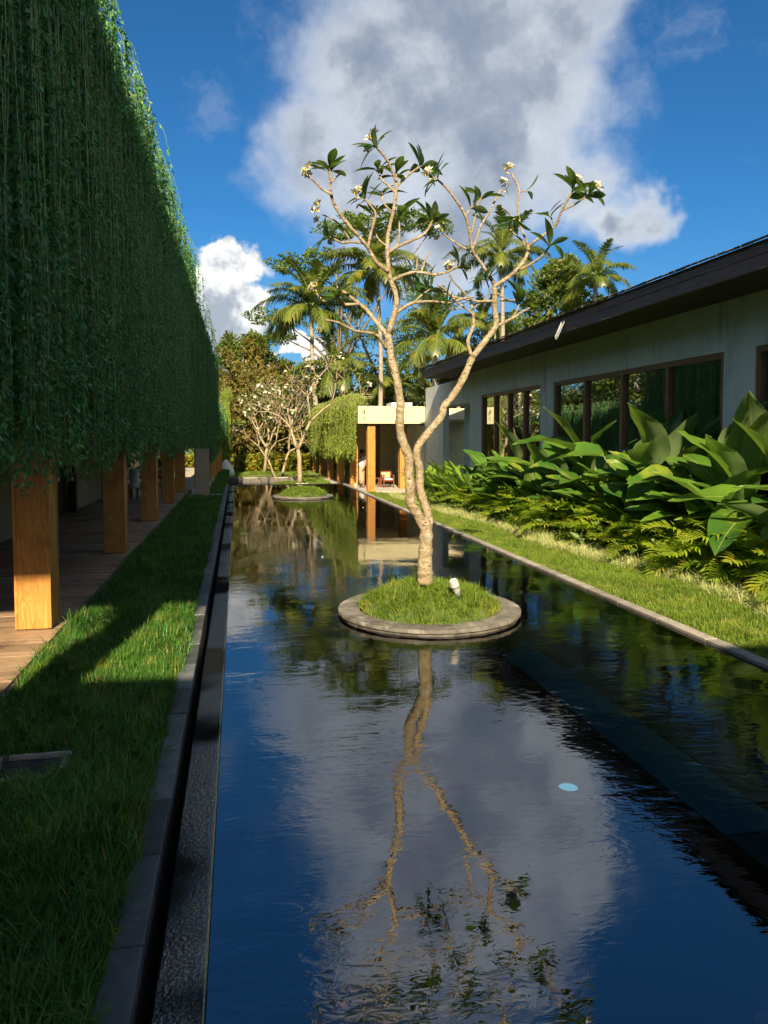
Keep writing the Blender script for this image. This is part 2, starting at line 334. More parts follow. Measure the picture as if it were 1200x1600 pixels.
# water: mirror by Fresnel over clear, slightly tinted depth
def water_mat(name, amp):
    m, gg = new_mat(name)
    p = worldpos(gg, (1.0, 1.9, 1.0))
    big = gg.noise(worldpos(gg, (0.55, 0.75, 1)), 0.9, 2, 0.5)
    breeze = gg.m('ADD', gg.m('MULTIPLY', gg.mapr(big, 0.42, 0.66), 0.85), 0.15)
    geo = gg.n('ShaderNodeNewGeometry'); sp = gg.n('ShaderNodeSeparateXYZ'); gg.link(geo.outputs['Position'], sp.inputs[0])
    h1 = gg.noise(p, 3.1, 2, 0.45, 0.6)
    h2 = gg.noise(p, 11.0, 2, 0.5, 0.9)
    h3 = gg.noise(p, 1.1, 1, 0.4)
    h = gg.m('ADD', gg.m('MULTIPLY', h1, 0.55), gg.m('ADD', gg.m('MULTIPLY', h2, 0.26), gg.m('MULTIPLY', h3, 0.6)))
    bp = gg.n('ShaderNodeBump'); bp.inputs['Distance'].default_value = amp; bp.inputs['Strength'].default_value = 1.0
    calm = gg.mapr(sp.outputs[1], 6.5, 14.0, 1.0, 0.30)      # the far end lies sheltered and calm
    gg.link(gg.m('MULTIPLY', h, gg.m('MULTIPLY', breeze, calm)), bp.inputs['Height'])
    fr = gg.n('ShaderNodeFresnel'); fr.inputs['IOR'].default_value = 3.2; gg.link(bp.outputs[0], fr.inputs['Normal'])
    gl = gg.n('ShaderNodeBsdfGlossy'); gl.inputs['Roughness'].default_value = 0.0; gg.link(bp.outputs[0], gl.inputs['Normal'])
    tr = gg.n('ShaderNodeBsdfTransparent'); tr.inputs['Color'].default_value = (0.45, 0.80, 0.92, 1)
    mx = gg.n('ShaderNodeMixShader'); gg.link(gg.m('MULTIPLY', fr.outputs[0], 1.0, clamp=True), mx.inputs[0])
    gg.link(tr.outputs[0], mx.inputs[1]); gg.link(gl.outputs[0], mx.inputs[2]); out(gg, mx.outputs[0]); return m
M_water = water_mat('pool_water', 0.0075)
# window glass
m, gg = new_mat('window_glass')
fr = gg.n('ShaderNodeFresnel'); fr.inputs['IOR'].default_value = 1.9
gl = gg.n('ShaderNodeBsdfGlossy'); gl.inputs['Roughness'].default_value = 0.0; gl.inputs['Color'].default_value = (.85, .9, .92, 1)
nb = gg.noise(worldpos(gg), 0.9, 2, 0.4); gg.link(bump(gg, nb, 0.12, 0.01), gl.inputs['Normal'])
tr = gg.n('ShaderNodeBsdfTransparent'); tr.inputs['Color'].default_value = (0.35, 0.40, 0.38, 1)
mx = gg.n('ShaderNodeMixShader'); gg.link(gg.m('ADD', fr.outputs[0], 0.40, clamp=True), mx.inputs[0])
gg.link(tr.outputs[0], mx.inputs[1]); gg.link(gl.outputs[0], mx.inputs[2]); out(gg, mx.outputs[0]); M_glass = m
m, gg = new_mat('pool_lamp_lens')
b = gg.n('ShaderNodeBsdfPrincipled'); vn = gg.n('ShaderNodeTexVoronoi'); vn.inputs['Scale'].default_value = 30; gg.link(worldpos(gg), vn.inputs['Vector'])
gg.link(gg.mix(gg.mapr(vn.outputs['Distance'], 0.1, 0.6), (0.75, 0.92, 0.95), (0.25, 0.55, 0.62)), b.inputs['Base Color'])
b.inputs['Emission Color'].default_value = (0.35, 0.85, 1.0, 1); b.inputs['Emission Strength'].default_value = 0.25
out(gg, b.outputs[0]); M_lens = m

# ------------------------------------------------------------------ mesh helpers
class MB:
    def __init__(s): s.v, s.f, s.mi, s.uv = [], [], [], None
    def add(s, vs, fs, mi=0):
        o = len(s.v); s.v.extend(tuple(v) for v in vs)
        for f in fs: s.f.append(tuple(i + o for i in f)); s.mi.append(mi)
        return s
    def box(s, x0, x1, y0, y1, z0, z1, mi=0):
        vs = [(x, y, z) for z in (z0, z1) for y in (y0, y1) for x in (x0, x1)]
        return s.add(vs, [(0, 2, 3, 1), (4, 5, 7, 6), (0, 1, 5, 4), (2, 6, 7, 3), (0, 4, 6, 2), (1, 3, 7, 5)], mi)
    def tube(s, pts, rad, n=8, cap=True, mi=0, jit=0.0):
        pts = [Vector(p) for p in pts]
        if isinstance(rad, (int, float)): rad = [rad] * len(pts)
        vs, fs = [], []
        ref = None
        for i, p in enumerate(pts):
            t = (pts[min(i + 1, len(pts) - 1)] - pts[max(i - 1, 0)])
            t = t.normalized() if t.length > 1e-9 else Vector((0, 0, 1))
            if ref is None: ref = t.orthogonal().normalized()
            ref = (ref - t * ref.dot(t)).normalized(); bi = t.cross(ref)
            for k in range(n):
                a = 2 * math.pi * k / n
                r = rad[i] * (1 + (random.uniform(-jit, jit) if jit else 0))
                vs.append(p + (ref * math.cos(a) + bi * math.sin(a)) * r)
        for i in range(len(pts) - 1):
            for k in range(n):
                a, b_ = i * n + k, i * n + (k + 1) % n
                fs.append((a, b_, b_ + n, a + n))
        if cap:
            fs.append(tuple(range(n))[::-1]); fs.append(tuple(range((len(pts) - 1) * n, len(pts) * n)))
        return s.add(vs, fs, mi)
    def lathe(s, prof, n=24, c=(0, 0, 0), mi=0):
        vs = [(c[0] + r * math.cos(2 * math.pi * k / n), c[1] + r * math.sin(2 * math.pi * k / n), c[2] + z) for r, z in prof for k in range(n)]
        fs = [(i * n + k, i * n + (k + 1) % n, (i + 1) * n + (k + 1) % n, (i + 1) * n + k) for i in range(len(prof) - 1) for k in range(n)]
        return s.add(vs, fs, mi)
    def mesh(s, name, mats, smooth=False):
        me = bpy.data.meshes.new(name); me.from_pydata(s.v, [], s.f)
        for m in (mats if isinstance(mats, (list, tuple)) else [mats]): me.materials.append(m)
        if any(s.mi): me.polygons.foreach_set('material_index', s.mi)
        if smooth: me.polygons.foreach_set('use_smooth', [True] * len(me.polygons))
        me.update(); return me
    def obj(s, name, mats, parent=None, smooth=False, bevel=0):
        return mk(name, s.mesh(name, mats, smooth), parent, bevel=bevel)
def mk(name, me, parent=None, loc=None, rot=None, scale=None, bevel=0):
    o = bpy.data.objects.new(name, me); COL.objects.link(o)
    if parent: o.parent = parent
    if loc is not None: o.location = loc
    if rot is not None: o.rotation_euler = rot
    if scale is not None: o.scale = scale
    if bevel:
        b = o.modifiers.new('bevel', 'BEVEL'); b.width = bevel; b.segments = 2; b.limit_method = 'ANGLE'
    return o
def tag(o, label=None, cat=None, group=None, kind=None):
    if label: o['label'] = label
    if cat: o['category'] = cat
    if group: o['group'] = group
    if kind: o['kind'] = kind
    return o
def thing(name, label, cat, loc=(0, 0, 0), rz=0, group=None):
    o = bpy.data.objects.new(name, None); COL.objects.link(o)
    o.location = loc; o.rotation_euler = (0, 0, rz); o.empty_display_size = 0.2
    return tag(o, label, cat, group)
def bx(name, x0, x1, y0, y1, z0, z1, mat, parent=None, bevel=0):
    return MB().box(x0, x1, y0, y1, z0, z1).obj(name, mat, parent, bevel=bevel)
def np_mesh(name, verts, tris, mats, mi=None, smooth=False, uv=None):
    me = bpy.data.meshes.new(name)
    nv, nf = len(verts), len(tris); k = tris.shape[1]
    me.vertices.add(nv); me.vertices.foreach_set('co', np.ascontiguousarray(verts, np.float32).ravel())
    me.loops.add(nf * k); me.loops.foreach_set('vertex_index', np.ascontiguousarray(tris, np.int32).ravel())
    me.polygons.add(nf); me.polygons.foreach_set('loop_start', np.arange(0, nf * k, k, dtype=np.int32))
    for m in (mats if isinstance(mats, (list, tuple)) else [mats]): me.materials.append(m)
    if mi is not None: me.polygons.foreach_set('material_index', np.ascontiguousarray(mi, np.int32))
    if smooth: me.polygons.foreach_set('use_smooth', np.ones(nf, bool))
    if uv is not None:
        l = me.uv_layers.new(name='UVMap'); l.data.foreach_set('uv', np.ascontiguousarray(uv[tris.ravel()], np.float32).ravel())
    me.update(calc_edges=True); return me

_protos = {}
def scatter(name, protos, P, ROT, SCL, IDX, parent=None):
    """one object of kind stuff: the small meshes in protos set out on points with geometry nodes"""
    n = len(P)
    me = bpy.data.meshes.new(name); me.vertices.add(n); me.vertices.foreach_set('co', np.asarray(P, np.float32).ravel())
    for nm, typ, arr, key in (('rot', 'FLOAT_VECTOR', ROT, 'vector'), ('scl', 'FLOAT_VECTOR', SCL, 'vector')):
        a = me.attributes.new(nm, typ, 'POINT'); a.data.foreach_set(key, np.asarray(arr, np.float32).ravel())
    a = me.attributes.new('idx', 'INT', 'POINT'); a.data.foreach_set('value', np.asarray(IDX, np.int32))
    o = mk(name, me, parent)
    ng = bpy.data.node_groups.new(name, 'GeometryNodeTree')
    ng.interface.new_socket('Geometry', in_out='INPUT', socket_type='NodeSocketGeometry')
    ng.interface.new_socket('Geometry', in_out='OUTPUT', socket_type='NodeSocketGeometry')
    q = G(ng)
    gi, go = q.n('NodeGroupInput'), q.n('NodeGroupOutput')
    join = q.n('GeometryNodeJoinGeometry')
    for pm in reversed(protos):
        if pm.name not in _protos: _protos[pm.name] = bpy.data.objects.new(pm.name, pm)
        oi = q.n('GeometryNodeObjectInfo'); oi.inputs['Object'].default_value = _protos[pm.name]
        ti = q.n('GeometryNodeGeometryToInstance'); q.link(oi.outputs['Geometry'], ti.inputs[0]); q.link(ti.outputs[0], join.inputs[0])
    iop = q.n('GeometryNodeInstanceOnPoints'); q.link(gi.outputs[0], iop.inputs['Points']); q.link(join.outputs[0], iop.inputs['Instance'])
    iop.inputs['Pick Instance'].default_value = True
    def attr(nm, typ):
        x = q.n('GeometryNodeInputNamedAttribute', data_type=typ); x.inputs['Name'].default_value = nm; return x.outputs['Attribute']
    q.link(attr('idx', 'INT'), iop.inputs['Instance Index'])
    er = q.n('FunctionNodeEulerToRotation'); q.link(attr('rot', 'FLOAT_VECTOR'), er.inputs[0]); q.link(er.outputs[0], iop.inputs['Rotation'])
    q.link(attr('scl', 'FLOAT_VECTOR'), iop.inputs['Scale'])
    q.link(iop.outputs[0], go.inputs[0])
    md = o.modifiers.new('scatter', 'NODES'); md.node_group = ng
    o['kind'] = 'stuff'
    return o

# ------------------------------------------------------------------ the setting
def struct(o, label=None):
    o['kind'] = 'structure'
    if label: o['label'] = label
    return o
LIP, EDGE = -0.12, 4.27                 # pool water from the overflow lip to the stone edge
POOL_END = 30.1
gnd = np_mesh('ground', np.array([[-900, -300, -1.3], [900, -300, -1.3], [900, 1500, -1.3], [-900, 1500, -1.3]], float), np.array([[0, 1, 2, 3]]), M_ground)
struct(mk('ground', gnd), 'earth ground below the gardens')

# pool shell: floor tiles, submerged bench, inner walls
pool = struct(MB().box(LIP, EDGE, -3.0, POOL_END, -1.1, -0.86).obj('pool_floor', M_tile))
tile_me = MB().box(-0.296, 0.296, -0.296, 0.296, -0.02, 0).mesh('pool_tile', M_tile)
for i in range(5):
    for j in range(26):
        mk('floor_tile', tile_me, pool, (LIP + 0.32 + 0.6 * i, 0.6 + 0.6 * j, -0.835 + 0.001 * ((i * 7 + j) % 3)))
bench = struct(bx('pool_bench', 2.62, EDGE, -3, POOL_END, -0.86, -0.33, M_benchd))
bs = MB().box(-0.20, 0.20, -0.43, 0.43, -0.05, 0).mesh('bench_slab', M_bench)
for j in range(20): mk('bench_slab', bs, bench, (2.80, 3.0 + 0.875 * j, -0.268))
bs2 = MB().box(-0.60, 0.60, -0.43, 0.43, -0.05, 0).mesh('bench_tile', M_benchd)
for j in range(16): mk('bench_tile', bs2, bench, (3.63, 3.3 + 0.875 * j, -0.278))
bx('bench_back_step', 4.0, EDGE, -3, POOL_END, -0.33, -0.16, M_benchd, bench)
# water sheet
wm = np_mesh('pool_water', np.array([[LIP, -3, 0], [EDGE, -3, 0], [EDGE, POOL_END, 0], [LIP, POOL_END, 0]], float), np.array([[0, 1, 2, 3]]), M_water)
struct(mk('pool_water', wm), 'still dark blue pool water mirroring sky and tree')
lampo = thing('pool_lamp', 'round glowing blue lamp set in the pool floor under the water', 'lamp', (2.50, 5.16, -0.832))
MB().lathe([(0.0, 0.02), (0.07, 0.018), (0.078, 0.0)], 20).obj('lens', M_lens, lampo, True)
MB().lathe([(0.079, 0.0), (0.079, 0.028), (0.10, 0.026), (0.105, -0.003)], 20).obj('ring', M_metal, lampo, True)

# overflow weir, gutter and coping along the lawn
ys = np.linspace(-3, POOL_END, 140)
prof = [(LIP, -0.9), (LIP - 0.004, 0.004), (LIP - 0.012, 0.006), (LIP - 0.03, -0.012), (-0.29, -0.020), (-0.30, -0.035), (-0.30, -0.9)]
vs = np.array([[x + (rng.normal(0, .0015) if 1 < i < 5 else 0), y, z] for y in ys for i, (x, z) in enumerate(prof)])
k = len(prof)
fs = np.array([[a * k + i, a * k + i + 1, (a + 1) * k + i + 1, (a + 1) * k + i] for a in range(len(ys) - 1) for i in range(k - 1)])
struct(mk('overflow_weir', np_mesh('overflow_weir', vs, fs, M_weir)), 'wet black stone overflow weir beside the pool lip')
struct(bx('gutter', -0.345, -0.301, -3, POOL_END, -0.9, -0.32, M_black), 'deep black gutter between weir and coping')
cop = struct(bx('coping', -0.475, -0.352, -3, POOL_END, -0.9, -0.03, M_black))
yy = 0.4
cms = [MB().box(-0.062, 0.062, -l / 2, l / 2, -0.075, 0).mesh('coping_stone', M_coping) for l in (0.594, 0.594, 0.494)]
j = 0
while yy < POOL_END - 0.6:
    l = (0.6, 0.6, 0.5)[j % 3]
    o = mk('coping_stone', cms[j % 3], cop, (-0.4135 + random.uniform(-.002, .002), yy + l / 2, 0.052 + random.uniform(-.003, .003)), bevel=0.006)
    if abs(yy - 3.3) < 0.32: o['label'] = 'paler dry coping stone'; 
    yy += l; j += 1
# right edge of the pool
edge = struct(bx('pool_edge', EDGE + 0.012, EDGE + 0.115, -3, POOL_END, -0.9, -0.03, M_rimside))
em = [MB().box(-0.065, 0.065, -.395, .395, -0.06, 0).mesh('edge_stone', M_coping_r)]
for j in range(41): mk('edge_stone', em[0], edge, (EDGE + 0.062 + random.uniform(-.002, .002), -2.4 + 0.8 * j, 0.030 + random.uniform(-.002, .002)), bevel=0.005)
endw = struct(bx('pool_end_wall', LIP, EDGE + 0.1, POOL_END, POOL_END + 0.28, -1.2, 0.012, M_black), 'dark stone lip closing the far end of the pool')

# left lawn, deck
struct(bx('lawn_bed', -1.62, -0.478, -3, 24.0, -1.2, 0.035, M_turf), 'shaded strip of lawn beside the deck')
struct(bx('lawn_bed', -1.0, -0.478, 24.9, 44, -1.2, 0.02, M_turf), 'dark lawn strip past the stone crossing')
cr = struct(bx('stone_crossing', -3.0, -0.478, 24.05, 24.85, -1.2, 0.03, M_path), 'pale stone crossing path between two lawns')
for j in range(4): bx('paver', -2.95 + 0.62 * j, -2.36 + 0.62 * j, 24.07, 24.83, 0.03, 0.062, M_path, cr, bevel=0.01)
deck = struct(bx('deck', -5.2, -1.66, 0.0, 27.0, -1.2, 0.055, M_darkwood), 'timber plank deck under the colonnade')
pm = MB().box(-1.77, 1.77, -0.064, 0.064, -0.03, 0).mesh('deck_plank', M_deck)
for j in range(200):
    mk('plank', pm, deck, (-3.43 + random.uniform(-.004, .004), 0.07 + 0.134 * j, 0.098 + random.uniform(-.002, .002)))
bx('deck_edge_board', -1.656, -1.622, 0, 27.0, -1.0, 0.085, M_coping, deck, bevel=0.006)
# drain grating in the lawn
dr = thing('drain_grate', 'rusty slotted drain grate with pale frame set in the shaded lawn', 'drain', (-1.16, 4.30, 0.022))
for a in ((-.20, .20, -.17, -.14), (-.20, .20, .14, .17), (-.20, -.17, -.139, .139), (.17, .20, -.139, .139)): bx('frame_bar', *a, -.05, .055, M_grate, dr, bevel=.004)
for k in range(8): bx('slat', -.168, .168, -.125 + .034 * k, -.108 + .034 * k, -.02, .035, M_darkmetal, dr)
bx('pit', -.168, .168, -.139, .139, -.10, -.06, M_black, dr)

# right lawn: falls gently towards the pavilion
def rl_z(x, y): return 0.0 - 0.40 * min(max((y - 6) / 22, 0), 1) ** 1.2 + 0.02 * math.sin(x * 1.7 + y * .6)
xs, ysr = np.linspace(EDGE + 0.118, 12.5, 14), np.linspace(-4, 30.2, 50)
vs = np.array([[x, y, rl_z(x, y) if i else rl_z(x, y) * 0.6 - 0.0] for y in ysr for i, x in enumerate(xs)])
nx = len(xs)
fs = np.array([[a * nx + i, a * nx + i + 1, (a + 1) * nx + i + 1, (a + 1) * nx + i] for a in range(len(ysr) - 1) for i in range(nx - 1)])
struct(mk('garden_lawn', np_mesh('garden_lawn', vs, fs, M_turf)), 'sunlit lawn and planting soil beside the pool edge')
# far lawns and the second, lower pool
FZ = -0.40
struct(bx('far_lawn', -40, 60, 41.0, 130, -1.25, FZ, M_turf_far), 'bright far lawn in front of the hedge')
struct(bx('side_lawn', 3.55, 4.6, POOL_END + 0.3, 40.98, -1.25, FZ + 0.02, M_turf_far), 'sunlit grass wedge beside the pavilion posts')
wm2 = np_mesh('lower_pool_water', np.array([[-.4, POOL_END + .29, -.52], [3.54, POOL_END + .29, -.52], [3.54, 40.9, -.52], [-.4, 40.9, -.52]], float), np.array([[0, 1, 2, 3]]), M_water)
struct(mk('lower_pool_water', wm2), 'narrow lower pool water past the stone lip')
struct(bx('lower_pool_floor', -.4, 3.54, POOL_END + .29, 40.95, -1.2, -0.9, M_tile))
lk = struct(bx('lower_pool_kerb', -.45, 3.54, 40.62, 40.97, -1.2, -0.30, M_rimside), 'dark kerb along the lower pool')
for j in range(5): bx('kerb_stone', -.44 + .8 * j, .345 + .8 * j, 40.60, 40.96, -.298, -.24, M_coping_r if j % 2 else M_rim, lk)

# ------------------------------------------------------------------ left colonnade building
def pbox(w, d, h):
    """post: core with four corner trims and panelled faces"""
    b = MB(); b.box(-w / 2 + .008, w / 2 - .008, -d / 2 + .008, d / 2 - .008, 0, h)
    t = 0.026
    for sx in (-1, 1):
        for sy in (-1, 1):
            x0, x1 = sorted((sx * w / 2, sx * (w / 2 - t))); y0, y1 = sorted((sy * d / 2, sy * (d / 2 - t)))
            b.box(x0, x1, y0, y1, 0.004, h - .004)
    return b
colb = thing('colonnade_building', 'long dark building on golden square timber posts above the plank deck', 'building', (-3.4, 4, 0))
def rel(o, parent):
    """keep world place when parented to an Empty that stands elsewhere"""
    o.parent = parent; o.matrix_parent_inverse = Matrix.Translation(-Vector(parent.location)); return o
post_me = pbox(0.32, 0.34, 2.52).mesh('post', M_post)
for k in range(5):
    y = (7.46, 12.10, 16.70, 21.10, 25.40)[k]
    rel(mk('post', post_me, None, (-1.895, y, 0.108), bevel=0.004), colb)
    rel(bx('post_shoe', -2.03, -1.76, y - .14, y + .14, 0.096, 0.114, M_darkmetal), colb)
rel(bx('beam', -2.06, -1.73, 4.0, 27.0, 2.60, 2.95, M_darkwood), colb)
rel(bx('ceiling', -5.2, -2.065, 4.0, 27.0, 2.62, 2.70, M_darkwood), colb)
rel(bx('upper_facade', -5.2, -1.80, 4.02, 25.0, 2.955, 6.60, M_concrete), colb)
rel(bx('planter_edge', -2.2, -1.62, 4.0, 25.0, 6.605, 6.78, M_concrete), colb)
# back wall of the corridor: plaster panels; dark boards stand in for shaded openings
rel(bx('wall_base', -5.2, -4.3, 4.0, 12.4, 0.1, 2.62, M_darkwood), colb)
for (y0, y1) in ((8.4, 10.2), (13.0, 15.0), (16.6, 17.6), (19.6, 23.2)):
    rel(bx('plaster_panel', -4.25, -4.02, y0, y1, 0.1, 2.615, M_olive), colb)
for (y0, y1) in ((4.0, 8.35), (10.25, 12.95), (15.05, 16.55), (17.65, 19.55)):
    rel(bx('dark_opening_panel', -4.22, -4.10, y0, y1, 0.1, 2.615, M_darkwood), colb)
for y in (15.8, 18.9, 23.35): rel(bx('inner_post', -4.05, -3.86, y - .09, y + .09, 0.1, 2.61, M_darkwood), colb)
# second building past the crossing
colc = thing('far_colonnade_building', 'lower vine draped building past the stone crossing, on timber posts', 'building', (-2.5, 25, 0))
post2 = pbox(0.40, 0.36, 2.45).mesh('post', M_post)
for k in range(5):
    rel(mk('post', post2, None, (-1.42 + .11 * min(k, 3), 28.9 + 3.6 * k, 0.03)), colc)
rel(bx('beam', -2.1, -1.75, 25.2, 48.0, 2.49, 2.8, M_darkwood), colc)
fac = [(-1.82, 25.05), (-0.98, 28.0), (-5.0, 28.0), (-5.0, 25.05)]; ztp = [7.0, 4.4, 4.4, 7.0]
fv = [(x, y, 2.82) for x, y in fac] + [(x, y, z) for (x, y), z in zip(fac, ztp)]
rel(MB().add(fv, [(0, 1, 5, 4), (1, 2, 6, 5), (2, 3, 7, 6), (3, 0, 4, 7), (4, 5, 6, 7), (3, 2, 1, 0)]).obj('upper_facade', M_concrete), colc)
rel(bx('low_facade', -3.0, -1.25, 28.02, 48.0, 2.82, 3.2, M_concrete), colc)
rel(bx('back_wall', -5.0, -4.8, 27.0, 48.0, -0.4, 2.81, M_olive), colc)
rel(bx('floor_slab', -5.0, -1.05, 27.05, 48.0, -1.2, 0.03, M_path), colc)
fp = tag(pbox(0.42, 0.34, 1.50).obj('garden_post', M_oldpost), 'short weathered free standing post on the lawn by the stone crossing', 'post')
fp.location = (-1.12, 24.35, 0.062)
# tall post of the terrace, beside the photographer
tp = tag(pbox(0.34, 0.34, 4.1).obj('terrace_post', M_post), 'tall timber terrace post standing at the deck edge', 'post'); tp.location = (-1.88, 2.45, 0.1)
# terrace pavilion behind the photographer
tpv = thing('terrace_pavilion', 'shingled terrace roof behind the pool end', 'pavilion', (2, -6, 0))
rel(bx('roof', -7, 13, -9, -2.4, 4.75, 5.0, M_fascia), tpv)
rel(bx('shade_screen', -9, -1.95, -2.62, -2.42, 6.62, 9.6, M_fascia), tpv)  # unseen screen, added to cut off the sun patches on the lawn
for x in (-8.5, -5.2): rel(bx('shade_screen_post', x - .1, x + .1, -2.63, -2.41, 5.002, 6.618, M_post), tpv)  # supports for the added screen
for x in (-6, 0.5, 6.5, 12): rel(bx('post', x - .17, x + .17, -3.3, -2.96, -1.2, 4.745, M_post), tpv)
rel(bx('back_wall', -7, 13, -9, -8.8, -1.2, 4.745, M_olive), tpv)
rel(bx('floor', -7, 13, -8.79, -3.02, -1.25, -0.05, M_path), tpv)

# furniture on the deck
lan = thing('lantern', 'white paper lantern standing on the deck before the plants', 'lantern', (-3.0, 22.6, 0.1))
MB().lathe([(0, .34), (.13, .34), (.145, .40), (.145, .86), (.13, .90), (0, .90)], 16).obj('shade', M_white, lan, True)
for a in range(4): MB().tube([(.11 * math.cos(a * 1.571 + .78), .11 * math.sin(a * 1.571 + .78), 0), (.11 * math.cos(a * 1.571 + .78), .11 * math.sin(a * 1.571 + .78), .36)], .014, 6).obj('leg', M_darkwood, lan)
ben = thing('bench', 'red wood slatted bench between the deck posts', 'bench', (-2.75, 23.4, 0.1))
for k in range(4): bx('seat_slat', -.55, .55, -.22 + .115 * k, -.12 + .115 * k, .38, .41, M_redwood, ben)
for sx in (-.48, .48):
    for sy in (-.17, .17): bx('leg', sx - .03, sx + .03, sy - .03, sy + .03, 0, .379, M_redwood, ben)
for k in range(2): bx('back_slat', -.55, .55, .22, .25, .55 + .16 * k, .65 + .16 * k, M_redwood, ben)
for sx in (-.5, .5): bx('back_post', sx - .03, sx + .03, .252, .30, 0, .84, M_redwood, ben)

# ------------------------------------------------------------------ right building: low wing with long windows
WX, EX = 7.90, 6.80
wing = thing('garden_wing', 'grey plastered wing with timber windows under a deep dark eave', 'building', (9.5, 15, -0.4))
wins = [(18.25, 23.05, 4), (10.80, 17.45, 4), (3.6, 10.05, 4)]
ZT, ZB = 3.33, 0.45
rel(bx('lintel_wall', WX, WX + .25, 1.0, 24.2, ZT, 4.6, M_wall), wing)
rel(bx('sill_wall', WX, WX + .25, 1.0, 24.2, -1.2, ZB, M_wall), wing)
for (y0, y1) in ((23.05, 24.2), (17.45, 18.25), (10.05, 10.80), (1.0, 3.6)):
    rel(bx('pier', WX, WX + .25, y0, y1, ZB + .001, ZT - .001, M_wall), wing)
for (y0, y1, n) in wins:
    w = mk('window', MB().box(WX + .02, WX + .20, y0, y1, ZT - .10, ZT - .002).mesh('window', M_frame)); rel(w, wing); w['label'] = 'timber framed strip window'
    def sub(nm, *a): o = bx(nm, *a); o.parent = w; return o
    sub('sill', WX - .02, WX + .20, y0, y1, ZB + .002, ZB + .08, M_frame)
    for i in range(n + 1):
        yc = y0 + (y1 - y0) * i / n; hw = .055
        a, c_ = max(y0 + .001, yc - hw), min(y1 - .001, yc + hw)
        if i == 0: a, c_ = y0 + .001, y0 + .1
        if i == n: a, c_ = y1 - .1, y1 - .001
        sub('mullion', WX + .025, WX + .195, a, c_, ZB + .082, ZT - .102, M_frame)
    for i in range(n):
        a, c_ = y0 + (y1 - y0) * i / n + .06, y0 + (y1 - y0) * (i + 1) / n - .06
        sub('pane', WX + .10, WX + .108, a, c_, ZB + .081, ZT - .101, M_glass)
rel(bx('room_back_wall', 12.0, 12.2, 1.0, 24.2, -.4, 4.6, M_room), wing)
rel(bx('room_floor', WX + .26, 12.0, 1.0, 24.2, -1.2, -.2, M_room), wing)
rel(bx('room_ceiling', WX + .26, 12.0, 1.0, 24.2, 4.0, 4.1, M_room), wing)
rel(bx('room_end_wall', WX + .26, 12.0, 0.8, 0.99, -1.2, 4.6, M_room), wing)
# wall that runs on past the roof, with a recess
rel(bx('end_wall', WX + .003, WX + .25, 24.205, 30.3, 3.14, 4.03, M_wall), wing)
rel(bx('end_pier', WX, WX + .25, 27.6, 30.3, -1.2, 3.138, M_wall), wing)
rel(bx('recess_wall', WX + 1.0, WX + 1.2, 24.0, 28.0, -1.2, 4.0, M_wall), wing)
rel(bx('recess_ceiling', WX + .255, WX + 1.0, 24.2, 28.0, 3.16, 3.3, M_wall), wing)
rel(bx('recess_side', WX + .255, WX + 1.0, 24.0, 24.19, -1.2, 3.15, M_wall), wing)
# roof with fascia and a shingle course along the eave
roof = mk('roof', np_mesh('roof', np.array([[EX - .02, 0, 4.50], [13.5, 0, 7.0], [13.5, 26.9, 7.0], [EX - .02, 26.9, 4.50],
     [EX - .02, 0, 4.44], [13.5, 0, 6.94], [13.5, 26.9, 6.94], [EX - .02, 26.9, 4.44]], float),
     np.array([[0, 1, 2, 3], [7, 6, 5, 4], [0, 3, 7, 4], [1, 0, 4, 5], [2, 1, 5, 6], [3, 2, 6, 7]]), M_shingle)); rel(roof, wing)
def rsub(nm, *a):
    o = bx(nm, *a); o.parent = roof; return o
rsub('fascia', EX, EX + .05, 0, 26.6, 4.14, 4.438, M_fascia)
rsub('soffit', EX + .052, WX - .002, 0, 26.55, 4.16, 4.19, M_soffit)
rsub('end_fascia', EX + .052, 12.5, 26.56, 26.61, 4.14, 4.436, M_fascia)
rsub('drip_strip', EX - .012, EX - .001, 0, 26.6, 4.33, 4.43, M_fascia)
slope = math.atan2(2.5, 6.72)
shm = [MB().box(-.08, .24, -w / 2, w / 2, 0, .028).mesh('shingle', M_shingle) for w in (.12, .155, .18)]
y = 0.2
while y < 26.7:
    k = random.randrange(3); w = (.12, .155, .18)[k] + .008
    o = mk('shingle', shm[k], roof, (EX - .02 + random.uniform(-.015, .008), y + w / 2, 4.508 + random.uniform(0, .007)), (0, -slope, 0)); y += w
# metal gutter spout under the eave
sp = thing('gutter_spout', 'silver metal spout hanging from the dark eave', 'spout', (6.78, 14.45, 4.36))
hp = MB(); n = 10
vs = []
for t in (0, 1):
    for kk in range(n + 1):
        a = math.pi * (kk / n) + math.pi
        vs.append((-.02 - .16 * t + 0.0 * kk, .085 * math.cos(a), .085 * math.sin(a) + .05 - .36 * t))
for t in (0, 1):
    for kk in range(n + 1):
        a = math.pi * (kk / n) + math.pi
        vs.append((-.02 - .16 * t, .075 * math.cos(a), .075 * math.sin(a) + .055 - .36 * t))
m1 = n + 1
hp.add(vs, [(i, i + 1, i + 1 + m1, i + m1) for i in range(n)] + [(2 * m1 + i + m1, 2 * m1 + i + 1 + m1, 2 * m1 + i + 1, 2 * m1 + i) for i in range(n)]
       + [(m1 + i, m1 + i + 1, 3 * m1 + i + 1, 3 * m1 + i) for i in range(n)] + [(0, m1, 3 * m1, 2 * m1), (n, 2 * m1 + n, 3 * m1 + n, m1 + n)])
hp.obj('channel', M_metal, sp, True)
bx('bracket', -.02, .02, -.03, .03, -.06, .03, M_metal, sp)

